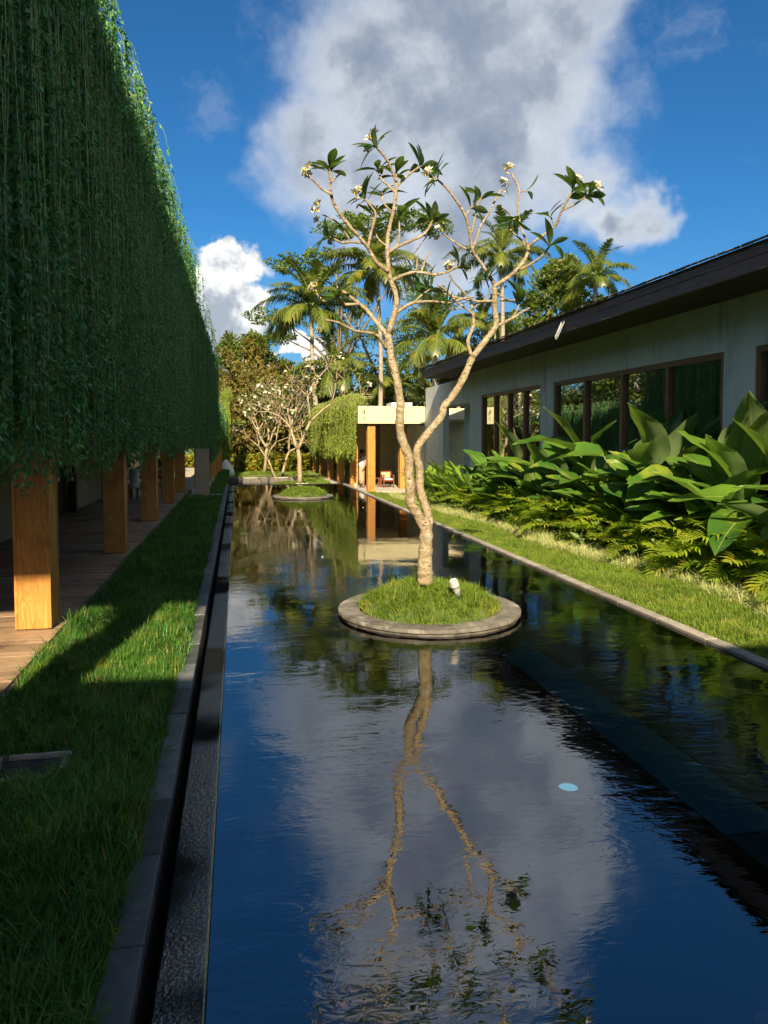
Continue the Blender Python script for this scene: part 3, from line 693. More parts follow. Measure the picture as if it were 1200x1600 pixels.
# ------------------------------------------------------------------ pavilion at the end
pav = thing('pavilion', 'cream roofed pavilion on golden posts at the end of the pool', 'pavilion', (6.5, 38, FZ))
rel(bx('roof_fascia', 4.98, 7.88, 30.30, 30.50, 2.52, 3.26, M_cream, bevel=.01), pav)
rel(bx('roof_slab', 4.99, 12.0, 30.502, 50, 2.72, 3.20, M_cream), pav)
rel(bx('side_fascia', 4.98, 5.12, 30.502, 50, 2.53, 3.255, M_cream), pav)
rel(bx('beam', 5.13, 7.9, 30.51, 30.72, 2.46, 2.715, M_darkwood), pav)
rel(bx('floor', 4.55, 12.0, 30.55, 50, -1.2, FZ + .03, M_path), pav)
rel(bx('step', 4.9, 7.86, 30.22, 30.548, -1.2, FZ + .002, M_path), pav)
pm3 = pbox(.33, .33, 2.9).mesh('post', M_post)
for (x, y) in ((5.58, 30.65), (5.10, 32.3), (5.10, 36.5), (5.10, 40.6), (5.10, 44.8), (5.10, 48.8), (7.33, 32.2)):
    rel(mk('post', pm3, None, (x, y, FZ + .035)), pav)
rel(bx('back_wall', 5.75, 12.0, 36.6, 36.8, FZ + .03, 2.71, M_olive), pav)
rel(bx('side_wall', 7.885, 8.1, 30.51, 36.59, FZ + .03, 2.71, M_wall), pav)
rel(bx('wall_strip', 6.95, 7.12, 36.52, 36.59, FZ + .03, 2.70, M_redwood), pav)
rel(bx('glass_door', 5.6, 5.66, 38.0, 42, FZ + .03, 2.2, M_glass), pav)
rel(bx('counter', 5.95, 6.3, 35.9, 36.4, FZ + .032, .55, M_darkwood), pav)
rel(bx('roof_box', 7.2, 8.2, 34, 35.2, 3.202, 3.6, M_wall), pav)
# chair
ch = thing('armchair', 'low red wood armchair with caned back inside the pavilion', 'chair', (6.80, 33.1, FZ + .03), 0.12)
for sx in (-.24, .24):
    bx('front_leg', sx - .025, sx + .025, -.26, -.21, 0, .56, M_redwood, ch)
    bx('rear_leg', sx - .025, sx + .025, .20, .25, 0, .74, M_redwood, ch)
    bx('armrest', sx - .035, sx + .035, -.28, .198, .561, .59, M_redwood, ch)
bx('seat', -.213, .213, -.25, .22, .30, .36, M_redwood, ch)
bx('seat_cushion', -.20, .20, -.24, .20, .361, .42, M_white, ch, bevel=.02)
bx('back_rail', -.213, .213, .20, .24, .70, .75, M_redwood, ch)
bx('cane_panel', -.213, .213, .215, .228, .44, .699, M_cane, ch)
st = thing('side_table', 'small dark table beside the red armchair', 'table', (6.30, 33.5, FZ + .03))
bx('table_top', -.2, .2, -.2, .2, .40, .43, M_redwood, st)
for sx in (-.16, .16):
    for sy in (-.16, .16): bx('leg', sx - .02, sx + .02, sy - .02, sy + .02, 0, .399, M_redwood, st)

# person standing behind the corner post
def skin_body(name, chain, mat, parent):
    vs, es, rr, idx = [], [], [], {}
    for nm, pos, r, par in chain:
        idx[nm] = len(vs); vs.append(pos); rr.append(r)
        if par: es.append((idx[par], idx[nm]))
    me = bpy.data.meshes.new(name); me.from_pydata(vs, es, []); me.materials.append(mat)
    o = mk(name, me, parent)
    sk = o.modifiers.new('skin', 'SKIN'); sk.use_smooth_shade = True
    if not me.skin_vertices: 
        pass
    bpy.context.view_layer.objects.active = o
    for sv, r in zip(me.skin_vertices[0].data, rr): sv.radius = (r, r) if isinstance(r, float) else r
    me.skin_vertices[0].data[0].use_root = True
    ss = o.modifiers.new('sub', 'SUBSURF'); ss.levels = 2; ss.render_levels = 2
    return o
pe = thing('person', 'person in white shirt and khaki sarong standing behind the pavilion post', 'person', (5.62, 33.2, FZ + .035), -0.9)
skin_body('body', [('pel', (0, 0, .92), (.13, .10), None), ('wai', (0, 0, 1.06), (.12, .09), 'pel'), ('che', (0, -.01, 1.28), (.15, .10), 'wai'), ('nek', (0, 0, 1.44), .055, 'che'),
    ('hd1', (0, -.01, 1.53), .075, 'nek'), ('hd2', (0, -.01, 1.60), .09, 'hd1'), ('hd3', (0, 0, 1.67), .075, 'hd2'),
    ('sl', (-.17, 0, 1.40), .06, 'che'), ('el', (-.22, .02, 1.13), .045, 'sl'), ('wl', (-.20, -.16, .96), .035, 'el'), ('hl', (-.19, -.23, .93), .035, 'wl'), ('fl', (-.18, -.29, .91), .02, 'hl'),
    ('sr', (.17, 0, 1.40), .06, 'che'), ('er', (.22, .02, 1.13), .045, 'sr'), ('wr', (.22, -.10, .92), .035, 'er'), ('hr', (.22, -.15, .87), .035, 'wr'), ('fr', (.21, -.19, .82), .02, 'hr'),
    ('tl', (-.09, 0, .86), .085, 'pel'), ('kl', (-.10, -.01, .48), .06, 'tl'), ('al', (-.10, .02, .09), .042, 'kl'), ('ol', (-.10, -.12, .045), .035, 'al'),
    ('tr', (.09, 0, .86), .085, 'pel'), ('kr', (.10, -.01, .48), .06, 'tr'), ('ar', (.10, .02, .09), .042, 'kr'), ('or', (.10, -.12, .045), .035, 'ar')], M_skin, pe)
skin_body('shirt', [('a', (0, 0, .90), (.165, .13), None), ('b', (0, 0, 1.06), (.145, .115), 'a'), ('c', (0, -.01, 1.28), (.172, .125), 'b'), ('d', (0, 0, 1.42), .075, 'c'),
    ('e', (-.18, 0, 1.39), .078, 'c'), ('f', (-.22, .015, 1.19), .07, 'e'), ('h', (.18, 0, 1.39), .078, 'c'), ('i', (.22, .015, 1.19), .07, 'h')], M_white, pe)
MB().lathe([(.145, .95), (.150, .70), (.145, .40), (.135, .16), (.125, .16), (.13, .95)], 20).obj('sarong', M_khaki, pe, True)
MB().lathe([(.0, 1.775), (.06, 1.765), (.098, 1.71), (.108, 1.64), (.10, 1.575), (.085, 1.56)], 16, (0, .018, 0)).obj('hair', M_hair, pe, True)
# white bean bag far off beside the posts
bb = thing('bean_bag', 'large white bean bag seat on the far lawn', 'bean bag', (-0.66, 44.3, FZ))
MB().lathe([(.05, 0), (.42, .02), (.50, .16), (.46, .38), (.36, .62), (.22, .86), (.08, 1.02), (0, 1.05)], 20).obj('sack', M_white, bb, True)
MB().tube([(-.03, 0, 1.03), (0, 0, 1.09), (.03, 0, 1.03)], .012, 6).obj('handle', M_white, bb)

# ------------------------------------------------------------------ vegetation helpers
def rotz(v, a):
    c, s_ = np.cos(a), np.sin(a); o = v.copy(); o[..., 0] = v[..., 0] * c - v[..., 1] * s_; o[..., 1] = v[..., 0] * s_ + v[..., 1] * c; return o
def leaf_cards(P, Dv, size, width=0.45, fold=0.18, up=None):
    """diamond leaves folded on the midrib: P base points, Dv directions (n,3), size (n,)"""
    n = len(P)
    Dv = Dv / (np.linalg.norm(Dv, axis=1, keepdims=True) + 1e-9)
    r = rng.normal(size=(n, 3)) if up is None else np.broadcast_to(up, (n, 3)) + rng.normal(0, .35, (n, 3))
    side = np.cross(Dv, r); side /= np.linalg.norm(side, axis=1, keepdims=True) + 1e-9
    nor = np.cross(side, Dv)
    s_ = size[:, None]
    mid = P + Dv * s_ * 0.45
    v = np.stack([P, mid + side * s_ * width * .5 + nor * s_ * fold * .5, P + Dv * s_ - nor * s_ * 0.12, mid - side * s_ * width * .5 + nor * s_ * fold * .5], 1)
    b = (np.arange(n) * 4)[:, None]
    t = np.concatenate([b + [0, 1, 2], b + [0, 2, 3]], 0)
    return v.reshape(-1, 3), t
def join_parts(parts):
    """[(verts, tris, matindex)] -> verts, tris, mi"""
    vs, ts, ms, o = [], [], [], 0
    for v, t, m_ in parts:
        vs.append(v); ts.append(t + o); ms.append(np.full(len(t), m_)); o += len(v)
    return np.concatenate(vs), np.concatenate(ts), np.concatenate(ms)
def tube_np(pts, rad, n=4):
    b = MB(); b.tube(pts, rad, n, cap=False)
    v = np.array(b.v); f = np.array(b.f); return v, np.concatenate([f[:, [0, 1, 2]], f[:, [0, 2, 3]]])

# ---- hanging vine strands
def strand_mesh(name, Lz, leaf, spacing, mats, arch=0.0, bushy=1.0, stem_r=0.0035):
    n = 26
    t = np.linspace(0, 1, n)
    ax, ay, ph = rng.normal(0, .012), rng.normal(0, .016), rng.uniform(0, 6)
    x = ax * np.sin(t * 5 + ph) + rng.normal(0, .008, n).cumsum() * .5
    y = ay * np.sin(t * 4 + ph * 2) + rng.normal(0, .008, n).cumsum() * .6
    z = -Lz * t
    if arch:
        x = x + arch * np.sin(np.minimum(t * 2.2, 1) * math.pi / 2); z = 0.25 * np.sin(np.minimum(t * 3.2, 1) * math.pi) - Lz * t ** 1.5
    C_ = np.stack([x - x[0], y - y[0], z], 1)
    parts = [(*tube_np(C_, [stem_r * (1 - .5 * q) for q in t], 3), 1)]
    m_ = int(Lz / spacing * bushy)
    tt = np.sort(rng.uniform(0, 1, m_)); 
    base = np.stack([np.interp(tt, t, C_[:, i]) for i in range(3)], 1)
    a = rng.uniform(0, 2 * math.pi, m_)
    dirs = np.stack([np.cos(a), np.sin(a), rng.uniform(-3.4, -.1, m_)], 1)
    parts.append((*leaf_cards(base, dirs, leaf * rng.uniform(.6, 1.3, m_), .48), 0))
    # side shoots
    for _ in range(int(1.6 * Lz / 5)):
        q = rng.uniform(.05, .95); p0 = np.array([np.interp(q, t, C_[:, i]) for i in range(3)])
        a = rng.uniform(0, 6.28); l = rng.uniform(.12, .35)
        k_ = 7; u = np.linspace(0, 1, k_)
        sp_ = p0 + np.stack([np.cos(a) * l * u * .6, np.sin(a) * l * u * .6, -l * u ** 1.6], 1)
        parts.append((*tube_np(sp_, stem_r * .6, 3), 1))
        ll = 9; uu = rng.uniform(0, 1, ll); bb_ = np.stack([np.interp(uu, u, sp_[:, i]) for i in range(3)], 1)
        aa = rng.uniform(0, 6.28, ll)
        parts.append((*leaf_cards(bb_, np.stack([np.cos(aa), np.sin(aa), rng.uniform(-1, .5, ll)], 1), leaf * rng.uniform(.6, 1.2, ll), .48), 0))
    v, tr, mi = join_parts(parts)
    return np_mesh(name, v, tr, mats, mi)
VM = [M_vine, M_vstem]
str_full = [strand_mesh('strand', 5.35 * rng.uniform(.96, 1.03), .060, .034, VM) for _ in range(9)]
str_thin = [strand_mesh('strand', 5.3 * rng.uniform(.9, 1.0), .058, .062, VM, stem_r=.0065) for _ in range(4)]
str_arch = [strand_mesh('strand', rng.uniform(.5, 1.5), .058, .020, VM, arch=rng.uniform(.2, .5), stem_r=.003) for _ in range(6)]
str_tip = [strand_mesh('strand', rng.uniform(.6, 1.1), .062, .020, VM, bushy=1.4) for _ in range(5)]
PROT = str_full + str_thin + str_arch + str_tip
nF, nT, nA = 9, 4, 6

def curtain(name, label, X, y0, y1, ztop, zbot, per_m, near=True, protos=PROT, Lfull=5.35, end_face=None, x_end=None, z_end=None):
    cu = thing(name, label, 'vine curtain', (X, (y0 + y1) / 2, ztop))
    P, RT, SC, ID = [], [], [], []
    n = int((y1 - y0) * per_m)
    length = ztop - zbot
    X_0, Z_0 = X, ztop
    def shape(y):
        t = (y - y0) / (y1 - y0)
        return (X_0 + (x_end - X_0) * t if x_end is not None else X_0), (Z_0 + (z_end - Z_0) * t if z_end is not None else Z_0)
    for i in range(n):
        cc_ = math.floor(rng.uniform(0, (y1 - y0) / .15)); jit_ = math.sin(cc_ * 12.9898) * 43758.5453; jit_ -= math.floor(jit_)
        y = y0 + (cc_ + .25 + .5 * jit_) * .15 + rng.normal(0, .020 + .016 * jit_) if rng.random() < .86 else rng.uniform(y0, y1)
        y = min(max(y, y0), y1); layer = rng.random() * (1 if rng.random() < .7 else .3); X, ztop = shape(y); length = ztop - zbot
        x = X - layer ** 1.2 * .27 + rng.normal(0, .015)
        wave = .05 * math.sin(y * 1.7) + .04 * math.sin(y * 4.1 + 1)
        s_ = (length + wave + .22 * (((math.sin(math.floor((y - y0) / .15) * 78.233) * 43758.5453) % 1) - .5) + rng.normal(0, .10)) / Lfull
        k_ = nF + rng.integers(0, nT) if rng.random() < (.62 if layer < .30 else .10) else rng.integers(0, nF)
        P.append((x, y, ztop + rng.normal(0, .03))); RT.append((rng.normal(0, .008), rng.normal(0, .008), rng.uniform(0, 6.28))); SC.append((1.1, 1.1, s_)); ID.append(k_)
    for i in range(int((y1 - y0) * per_m * .35)):      # bushy tips along the bottom
        y = rng.uniform(y0, y1); X, ztop = shape(y); wave = .05 * math.sin(y * 1.7) + .04 * math.sin(y * 4.1 + 1)
        P.append((X - rng.uniform(-.02, .22), y, zbot - wave + rng.uniform(.80, 1.15))); RT.append((rng.normal(0, .05), rng.normal(0, .05), rng.uniform(0, 6.28))); SC.append((1.2, 1.2, rng.uniform(.75, 1.0))); ID.append(nF + nT + nA + rng.integers(0, 5))
    for i in range(int((y1 - y0) * 24)):               # sprays arching out over the top
        y = rng.uniform(max(y0, 6.2), y1); X, ztop = shape(y)
        P.append((X - rng.uniform(-.04, .35), y, ztop + rng.uniform(-.25, .16))); RT.append((0, 0, rng.normal(0, .55))); SC.append((rng.uniform(.5, 1.15) * (1.5 if rng.random() < .12 else 1),) * 3); ID.append(nF + nT + rng.integers(0, nA))
    if end_face:
        for i in range(int((X - end_face) * per_m * 1.6)):
            P.append((rng.uniform(end_face, X), y0 - rng.uniform(-.05, .15), ztop)); RT.append((0, 0, rng.uniform(0, 6.28))); SC.append((1.1, 1.1, (length + rng.normal(0, .1)) / Lfull)); ID.append(rng.integers(0, nF))
        for i in range(60):
            P.append((rng.uniform(end_face, X), y0 - rng.uniform(-.1, .15), ztop + rng.uniform(-.2, .15))); RT.append((0, 0, rng.normal(-1.2, .6))); SC.append((rng.uniform(.5, 1.),) * 3); ID.append(nF + nT + rng.integers(0, nA))
    P, RT, SC, ID = map(np.array, (P, RT, SC, ID))
    X, ztop = X_0, Z_0
    if near:      # the strands that show largest are parts of their own
        score = P[:, 1] - 6 * (P[:, 0] - X) + np.where(ID >= nF + nT, 3, 0) + np.where(P[:, 1] < 5.1, 99, 0)
        order = np.argsort(score); first = order[:290]; restm = order[290:]
        for q in first:
            rel(mk('strand', protos[ID[q]], None, P[q], RT[q], SC[q]), cu)
        P, RT, SC, ID = P[restm], RT[restm], SC[restm], ID[restm]
    o = scatter('strands', protos, P, RT, SC, ID); rel(o, cu)
    return cu
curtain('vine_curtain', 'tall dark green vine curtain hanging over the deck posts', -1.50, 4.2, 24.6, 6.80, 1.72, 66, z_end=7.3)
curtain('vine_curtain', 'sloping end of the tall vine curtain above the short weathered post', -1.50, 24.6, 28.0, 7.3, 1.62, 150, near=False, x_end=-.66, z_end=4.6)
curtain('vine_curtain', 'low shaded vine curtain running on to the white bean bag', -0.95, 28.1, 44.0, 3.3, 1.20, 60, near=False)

# lit curtains: yellow green, sunlight put into leaf and stem colour
VM2 = [M_vine2, M_vstem2]
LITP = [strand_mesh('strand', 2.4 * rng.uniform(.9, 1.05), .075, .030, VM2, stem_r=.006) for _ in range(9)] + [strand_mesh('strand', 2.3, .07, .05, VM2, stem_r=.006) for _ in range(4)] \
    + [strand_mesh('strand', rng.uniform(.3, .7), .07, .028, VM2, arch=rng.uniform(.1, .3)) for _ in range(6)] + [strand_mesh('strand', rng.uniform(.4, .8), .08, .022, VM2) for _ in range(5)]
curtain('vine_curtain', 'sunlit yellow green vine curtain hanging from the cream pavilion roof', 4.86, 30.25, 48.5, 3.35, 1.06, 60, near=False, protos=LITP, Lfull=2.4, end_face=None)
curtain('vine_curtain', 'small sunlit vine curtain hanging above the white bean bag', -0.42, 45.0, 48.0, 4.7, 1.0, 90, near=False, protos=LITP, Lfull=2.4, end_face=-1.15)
# mop of vines on the pavilion roof edge
P, RT, SC, ID = [], [], [], []
for i in range(1100):
    y = rng.uniform(30.45, 48); x = 5.3 - abs(rng.normal(0, .33)); 
    P.append((x, y, 3.30 + .38 * math.exp(-((x - 5.05) / .35) ** 2) * rng.uniform(.4, 1.1) * min(1, (y - 30.2) / 1.4))); RT.append((0, 0, rng.normal(math.pi, .6) if x > 5.3 else rng.normal(math.pi * (x < 5.1), 1.2))); SC.append((rng.uniform(.9, 1.6),) * 3); ID.append(13 + rng.integers(0, 6))
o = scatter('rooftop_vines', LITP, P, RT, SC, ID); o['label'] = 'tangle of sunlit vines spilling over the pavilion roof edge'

# ---- grass
def tuft(name, n, h, spread, w, mats, curl=.55, dry=0.0):
    parts = []
    a = rng.uniform(0, 6.28, n); r = spread * np.sqrt(rng.uniform(0, 1, n))
    base = np.stack([r * np.cos(a), r * np.sin(a), np.zeros(n)], 1)
    a2 = rng.uniform(0, 6.28, n); hh = h * rng.uniform(.5, 1.25, n); lean = rng.uniform(.1, 1.0, n) * curl
    ca, sa = np.cos(a2), np.sin(a2)
    d = np.stack([ca, sa, np.zeros(n)], 1); side = np.stack([-sa, ca, np.zeros(n)], 1)
    ww = (w * rng.uniform(.6, 1.3, n))[:, None]
    up_ = np.array([0, 0, 1.])
    p1 = base + d * (hh * lean * .35)[:, None] + up_ * (hh * .55)[:, None]
    p2 = base + d * (hh * lean * 1.25)[:, None] + up_ * (hh * (1 - .35 * lean))[:, None]
    v = np.stack([base - side * ww * .5, base + side * ww * .5, p1 - side * ww * .42, p1 + side * ww * .42, p2], 1).reshape(-1, 3)
    b = (np.arange(n) * 5)[:, None]
    t = np.concatenate([b + [0, 1, 3], b + [0, 3, 2], b + [2, 3, 4]], 0)
    mi = np.tile((rng.random(n) < dry).astype(int), 3)
    return np_mesh(name, v, t, mats, mi)
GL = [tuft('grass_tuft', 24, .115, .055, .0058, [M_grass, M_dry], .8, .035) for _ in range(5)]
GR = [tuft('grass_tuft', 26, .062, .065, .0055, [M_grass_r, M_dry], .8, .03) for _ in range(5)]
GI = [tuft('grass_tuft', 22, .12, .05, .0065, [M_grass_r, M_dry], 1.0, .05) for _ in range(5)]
GW = [tuft('grass_tuft', 22, .17, .06, .006, [M_wgrass, M_grass_r], 1.1, .22) for _ in range(5)]
GF = [tuft('grass_tuft', 30, .09, .20, .014, [M_grass_r, M_dry], .7, .03) for _ in range(4)]
def lay(name, protos, pts, label, smin=.7, smax=1.3, lean=.12):
    n = len(pts); s_ = rng.uniform(smin, smax, n) * (1 + .28 * np.sin(pts[:, 0] * 4.1 + 1.7 * np.sin(pts[:, 1] * 1.3)) * np.sin(pts[:, 1] * 2.7 + pts[:, 0] * 2))
    o = scatter(name, protos, pts, np.stack([rng.normal(0, lean, n), rng.normal(0, lean, n), rng.uniform(0, 6.28, n)], 1), np.repeat(s_[:, None], 3, 1), rng.integers(0, len(protos), n))
    o['label'] = label; return o
# left strip: denser near the camera
pts = []
for y0, y1, dens in ((1.5, 4.5, 520), (4.5, 9, 480), (9, 15, 260), (15, 24, 130)):
    n = int((y1 - y0) * 1.13 * dens); xx = rng.uniform(-1.605, -.485, n); yy_ = rng.uniform(y0, y1, n)
    keep = ~((np.abs(xx + 1.16) < .205) & (np.abs(yy_ - 4.30) < .18))
    pts.append(np.stack([xx, yy_, np.full(n, .033)], 1)[keep])
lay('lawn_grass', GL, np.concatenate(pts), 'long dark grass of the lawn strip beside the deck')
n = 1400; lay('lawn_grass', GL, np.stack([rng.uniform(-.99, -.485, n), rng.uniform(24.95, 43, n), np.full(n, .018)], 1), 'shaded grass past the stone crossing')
# dry straw along the coping
n = 110; yv = 2 + 6 * rng.random(n); keep = np.sin(yv * 2.1) > .3
STR = [tuft('straw_tuft', 12, .075, .03, .004, [M_dry], 1.2) for _ in range(3)]
lay('straw', STR, np.stack([-.49 - .05 * rng.random(n), yv, np.full(n, .035)], 1)[keep], 'dry straw patches along the coping stones')
def rpts(x0, x1, y0, y1, dens, zoff=0):
    n = int((x1 - x0) * (y1 - y0) * dens); a = np.stack([rng.uniform(x0, x1, n), rng.uniform(y0, y1, n), np.zeros(n)], 1)
    for q in a: q[2] = rl_z(q[0], q[1]) + zoff
    return a
lay('garden_grass', GR, np.concatenate([rpts(EDGE + .13, 6.1, 3.2, 9, 330), rpts(EDGE + .13, 6.1, 9, 17, 240), rpts(EDGE + .13, 6.3, 17, 30.1, 130)]), 'short sunlit grass beside the stone pool edge')
w1 = rpts(5.25, 6.6, 3.5, 29, 230); cx = 5.82 + .12 * np.sin(w1[:, 1] * .9) + .018 * (w1[:, 1] - 8)
w1 = w1[np.abs(w1[:, 0] - cx) < .33 * (1 - .7 * rng.random(len(w1)) ** 2)]
lay('pale_border_grass', GW, w1, 'cream striped border grass between lawn and planting', .6, 1.2, .25)
pts = np.stack([rng.uniform(3.58, 4.58, 900), rng.uniform(30.5, 40.9, 900), np.full(900, FZ + .02)], 1)
lay('garden_grass', GF, pts, 'bright grass of the wedge by the pavilion', .5, .9)
n = 5200; lay('far_grass', GF, np.stack([rng.uniform(-3, 9, n), 41.1 + 12 * rng.random(n), np.full(n, FZ)], 1), 'bright far lawn grass', .6, 1.0)

# ---- islands
def island(x, y, z, r, label, rough=True, mound=.20, tall=1.0):
    isl = thing('planter_island', label, 'planter', (x, y, z))
    nseg = 26
    a0, a1 = 0, 2 * math.pi / nseg * .992
    def ring_piece(r0, r1, z0, z1, da, mat, nm):
        b = MB(); k_ = 4; vs = []
        for i in range(k_ + 1):
            a = -da / 2 + da * i / k_
            for (rr, zz) in ((r0, z0), (r1, z0), (r1, z1), (r0, z1)): vs.append((rr * math.cos(a), rr * math.sin(a), zz))
        fs = [(i * 4 + q, (i + 1) * 4 + q, (i + 1) * 4 + (q + 1) % 4, i * 4 + (q + 1) % 4) for i in range(k_) for q in range(4)] + [(0, 1, 2, 3), (k_ * 4 + 3, k_ * 4 + 2, k_ * 4 + 1, k_ * 4)]
        return b.add(vs, fs).mesh(nm, mat)
    da = 2 * math.pi / 9
    rm = ring_piece(r - .23, r, .03, .068, da * .9985, M_rim, 'rim_stone')
    for i in range(9): mk('rim_stone', rm, isl, (0, 0, random.uniform(-.0015, .0015)), (0, 0, da * i + .2), bevel=.006)
    da = 2 * math.pi / 34
    sm_ = ring_piece(r - .20, r - .022, -1.0, .026, da * .985, M_rimside, 'side_stone')
    for i in range(34): mk('side_stone', sm_, isl, (0, 0, 0), (0, 0, da * i), (1 + random.uniform(-.006, .004),) * 2 + (1,))
    prof = [(r - .255, -.3), (r - .255, .06), (r - .34, .06 + mound * .45), (r * .45, .06 + mound * .85), (r * .2, .06 + mound), (0, .06 + mound)]
    MB().lathe(prof, 28).obj('soil_mound', M_turf, isl, True)
    n = int(620 * tall); rr = (r - .235) * np.sqrt(rng.random(n)); aa = rng.uniform(0, 6.28, n)
    zz = np.interp(rr, [0, r * .2, r * .45, r - .34, r - .255], [.06 + mound, .06 + mound, .06 + mound * .85, .06 + mound * .45, .06])
    P = np.stack([x + rr * np.cos(aa), y + rr * np.sin(aa), z + zz - .01], 1)
    tilt = .55 * (rr / r) ** 2
    o = scatter('island_grass', GI, P, np.stack([tilt * -np.sin(aa), tilt * np.cos(aa), rng.uniform(0, 6.28, n)], 1), np.repeat(rng.uniform(.6, 1.1, n)[:, None], 3, 1), rng.integers(0, 5, n))
    o['label'] = 'long grass growing on the ' + label.split(' planter')[0] + ' planter'
    return isl
island(2.03, 7.62, 0, .99, 'round stone rimmed planter island carrying the large frangipani tree')
island(2.06, 23.5, 0, .97, 'round stone planter island with a grass mound and no tree', mound=.22)
island(2.45, 35.2, -.50, 1.15, 'low planter island in the lower pool with a frangipani', mound=.22)
island(1.55, 45.5, FZ, 1.1, 'round planter on the far lawn with a bare frangipani', mound=.15)

# spike lamp on the island
sl_ = thing('spike_lamp', 'grey garden spike lamp tilted in the island grass', 'lamp', (2.24, 7.22, .26))
sl_.rotation_euler = (0.1, -0.42, 0.3)
MB().lathe([(0, -.16), (.006, -.16), (.01, 0), (0, .01)], 8).obj('spike', M_darkmetal, sl_, True)
MB().lathe([(0, 0), (.028, 0), (.034, .06), (.042, .10), (.042, .115), (.05, .12), (.05, .145), (.044, .15), (.044, .19), (.036, .20), (.034, .185), (0, .185)], 20).obj('housing', M_metal, sl_, True)
wl = thing('stake_light', 'thin white stake light on the lawn by the pavilion post', 'light', (4.75, 29.6, -.40))
MB().lathe([(0, 0), (.02, 0), (.02, .28), (.045, .30), (.045, .42), (0, .44)], 10).obj('stake', M_white, wl, True)

# ---- the large frangipani, limbs traced joint by joint
FY = 7.66
def fp_(x, y, dy=0.0): return at_y(x, y, FY + dy)
trunkb = MB()
def limb(pix, r0, r1, dy0=0, dy1=0, n=9, sub=4, mb=None):
    pts = [fp_(x, y, dy0 + (dy1 - dy0) * i / max(1, len(pix) - 1)) for i, (x, y) in enumerate(pix)]
    # Catmull-Rom
    o, rr = [], []
    for i in range(len(pts) - 1):
        p0, p1, p2, p3 = pts[max(i - 1, 0)], pts[i], pts[i + 1], pts[min(i + 2, len(pts) - 1)]
        for k_ in range(sub):
            t = k_ / sub
            o.append(0.5 * ((2 * p1) + (-p0 + p2) * t + (2 * p0 - 5 * p1 + 4 * p2 - p3) * t * t + (-p0 + 3 * p1 - 3 * p2 + p3) * t ** 3))
            rr.append(i + t)
    o.append(pts[-1]); rr.append(len(pts) - 1.0)
    rad = [(r0 + (r1 - r0) * q / (len(pts) - 1)) * (1 + .07 * math.sin(q * 7.3 + pix[0][0]) + random.uniform(-.05, .05)) for q in rr]
    (mb or trunkb).tube(o, rad, n, jit=.04)
    return pts[-1]
limb([(664, 912), (664, 900), (664, 885), (665, 862), (666, 835), (662, 812)], .090, .066, n=14, sub=6)
limb([(664, 826), (652, 803), (642, 787), (641, 762), (639, 735), (639, 715), (632, 697), (625, 672), (625, 642), (626, 632), (621, 600), (617, 582), (611, 560), (606, 523)], .056, .038, 0, -.10, n=12, sub=5)
limb([(668, 830), (670, 810), (664, 790), (656, 762), (656, 735), (651, 712), (655, 695), (670, 675), (690, 650), (693, 636), (705, 622), (722, 595), (737, 560)], .048, .038, 0.03, .18, n=12, sub=5)
tips = []
def br(pix, r0, r1, d0=0, d1=0, tip=None):
    e = limb(pix, r0 * .68, r1 * .72, d0, d1, 8, 3); 
    if tip: tips.append((e, e - fp_(*pix[-2], d1), tip))
# left half
br([(606, 523), (617, 487), (619, 462), (610, 437), (607, 417), (605, 387), (608, 358), (615, 329), (619, 296), (619, 268)], .046, .020, -.10, -.15, 'leaf')
br([(619, 285), (608, 256), (597, 240), (584, 226)], .020, .015, -.15, -.3, 'both')
br([(619, 292), (632, 279), (645, 268), (660, 258)], .020, .016, -.15, 0.1, 'leafbig')
br([(617, 300), (607, 290), (596, 280), (590, 262)], .017, .014, -.15, -.05, 'leaf')
br([(607, 425), (587, 408), (575, 387), (562, 371), (540, 346), (523, 321), (517, 300), (515, 262)], .034, .018, -.13, -.4, 'leafbig')
br([(520, 305), (504, 296), (494, 286), (485, 278)], .018, .014, -.38, -.45, 'flower')
br([(517, 285), (526, 276), (532, 271)], .014, .012, -.4, -.4)
br([(575, 387), (580, 362), (587, 335), (578, 320), (568, 308)], .022, .015, -.2, -.1, 'both')
br([(570, 380), (548, 378), (533, 379), (512, 367)], .020, .015, -.2, -.3, 'leafbig')
br([(548, 378), (530, 350), (510, 338), (503, 335)], .013, .011, -.2, -.1, 'flower')
br([(606, 525), (592, 508), (575, 487), (562, 475), (540, 458), (528, 450), (512, 440)], .040, .014, -.1, .3)
br([(562, 475), (533, 476), (518, 474), (504, 469), (494, 458)], .024, .014, .05, .2, 'flower')
br([(540, 476), (530, 468), (525, 462)], .016, .014, .08, .0, 'leafbig')
br([(604, 545), (594, 530), (583, 521), (554, 517), (529, 504), (508, 500)], .032, .013, -.1, -.45)
br([(554, 517), (545, 505), (538, 490)], .015, .011, -.25, -.3)
br([(610, 440), (625, 432), (650, 425), (675, 429), (692, 427), (705, 422), (721, 414)], .028, .014, -.1, -.35, 'leaf')
br([(650, 426), (652, 405), (653, 397)], .014, .011, -.2, -.2)
br([(658, 426), (664, 408), (671, 393)], .014, .011, -.2, -.1)
br([(619, 489), (632, 480), (646, 473), (675, 471), (700, 473), (722, 467), (740, 464)], .028, .015, -.1, .2)
br([(646, 473), (660, 460), (672, 452)], .016, .012, 0, .1, 'leaf')
br([(605, 397), (620, 386), (645, 375), (660, 368), (670, 356), (677, 342)], .024, .016, -.1, -.05, 'leafbig')
br([(608, 395), (622, 380), (624, 355), (623, 332)], .016, .012, -.1, .1, 'leaf')
br([(605, 385), (590, 372), (583, 350), (586, 330)], .016, .012, -.1, .2, 'leaf')
br([(612, 330), (600, 318), (597, 300)], .014, .012, -.15, .1, 'leaf')
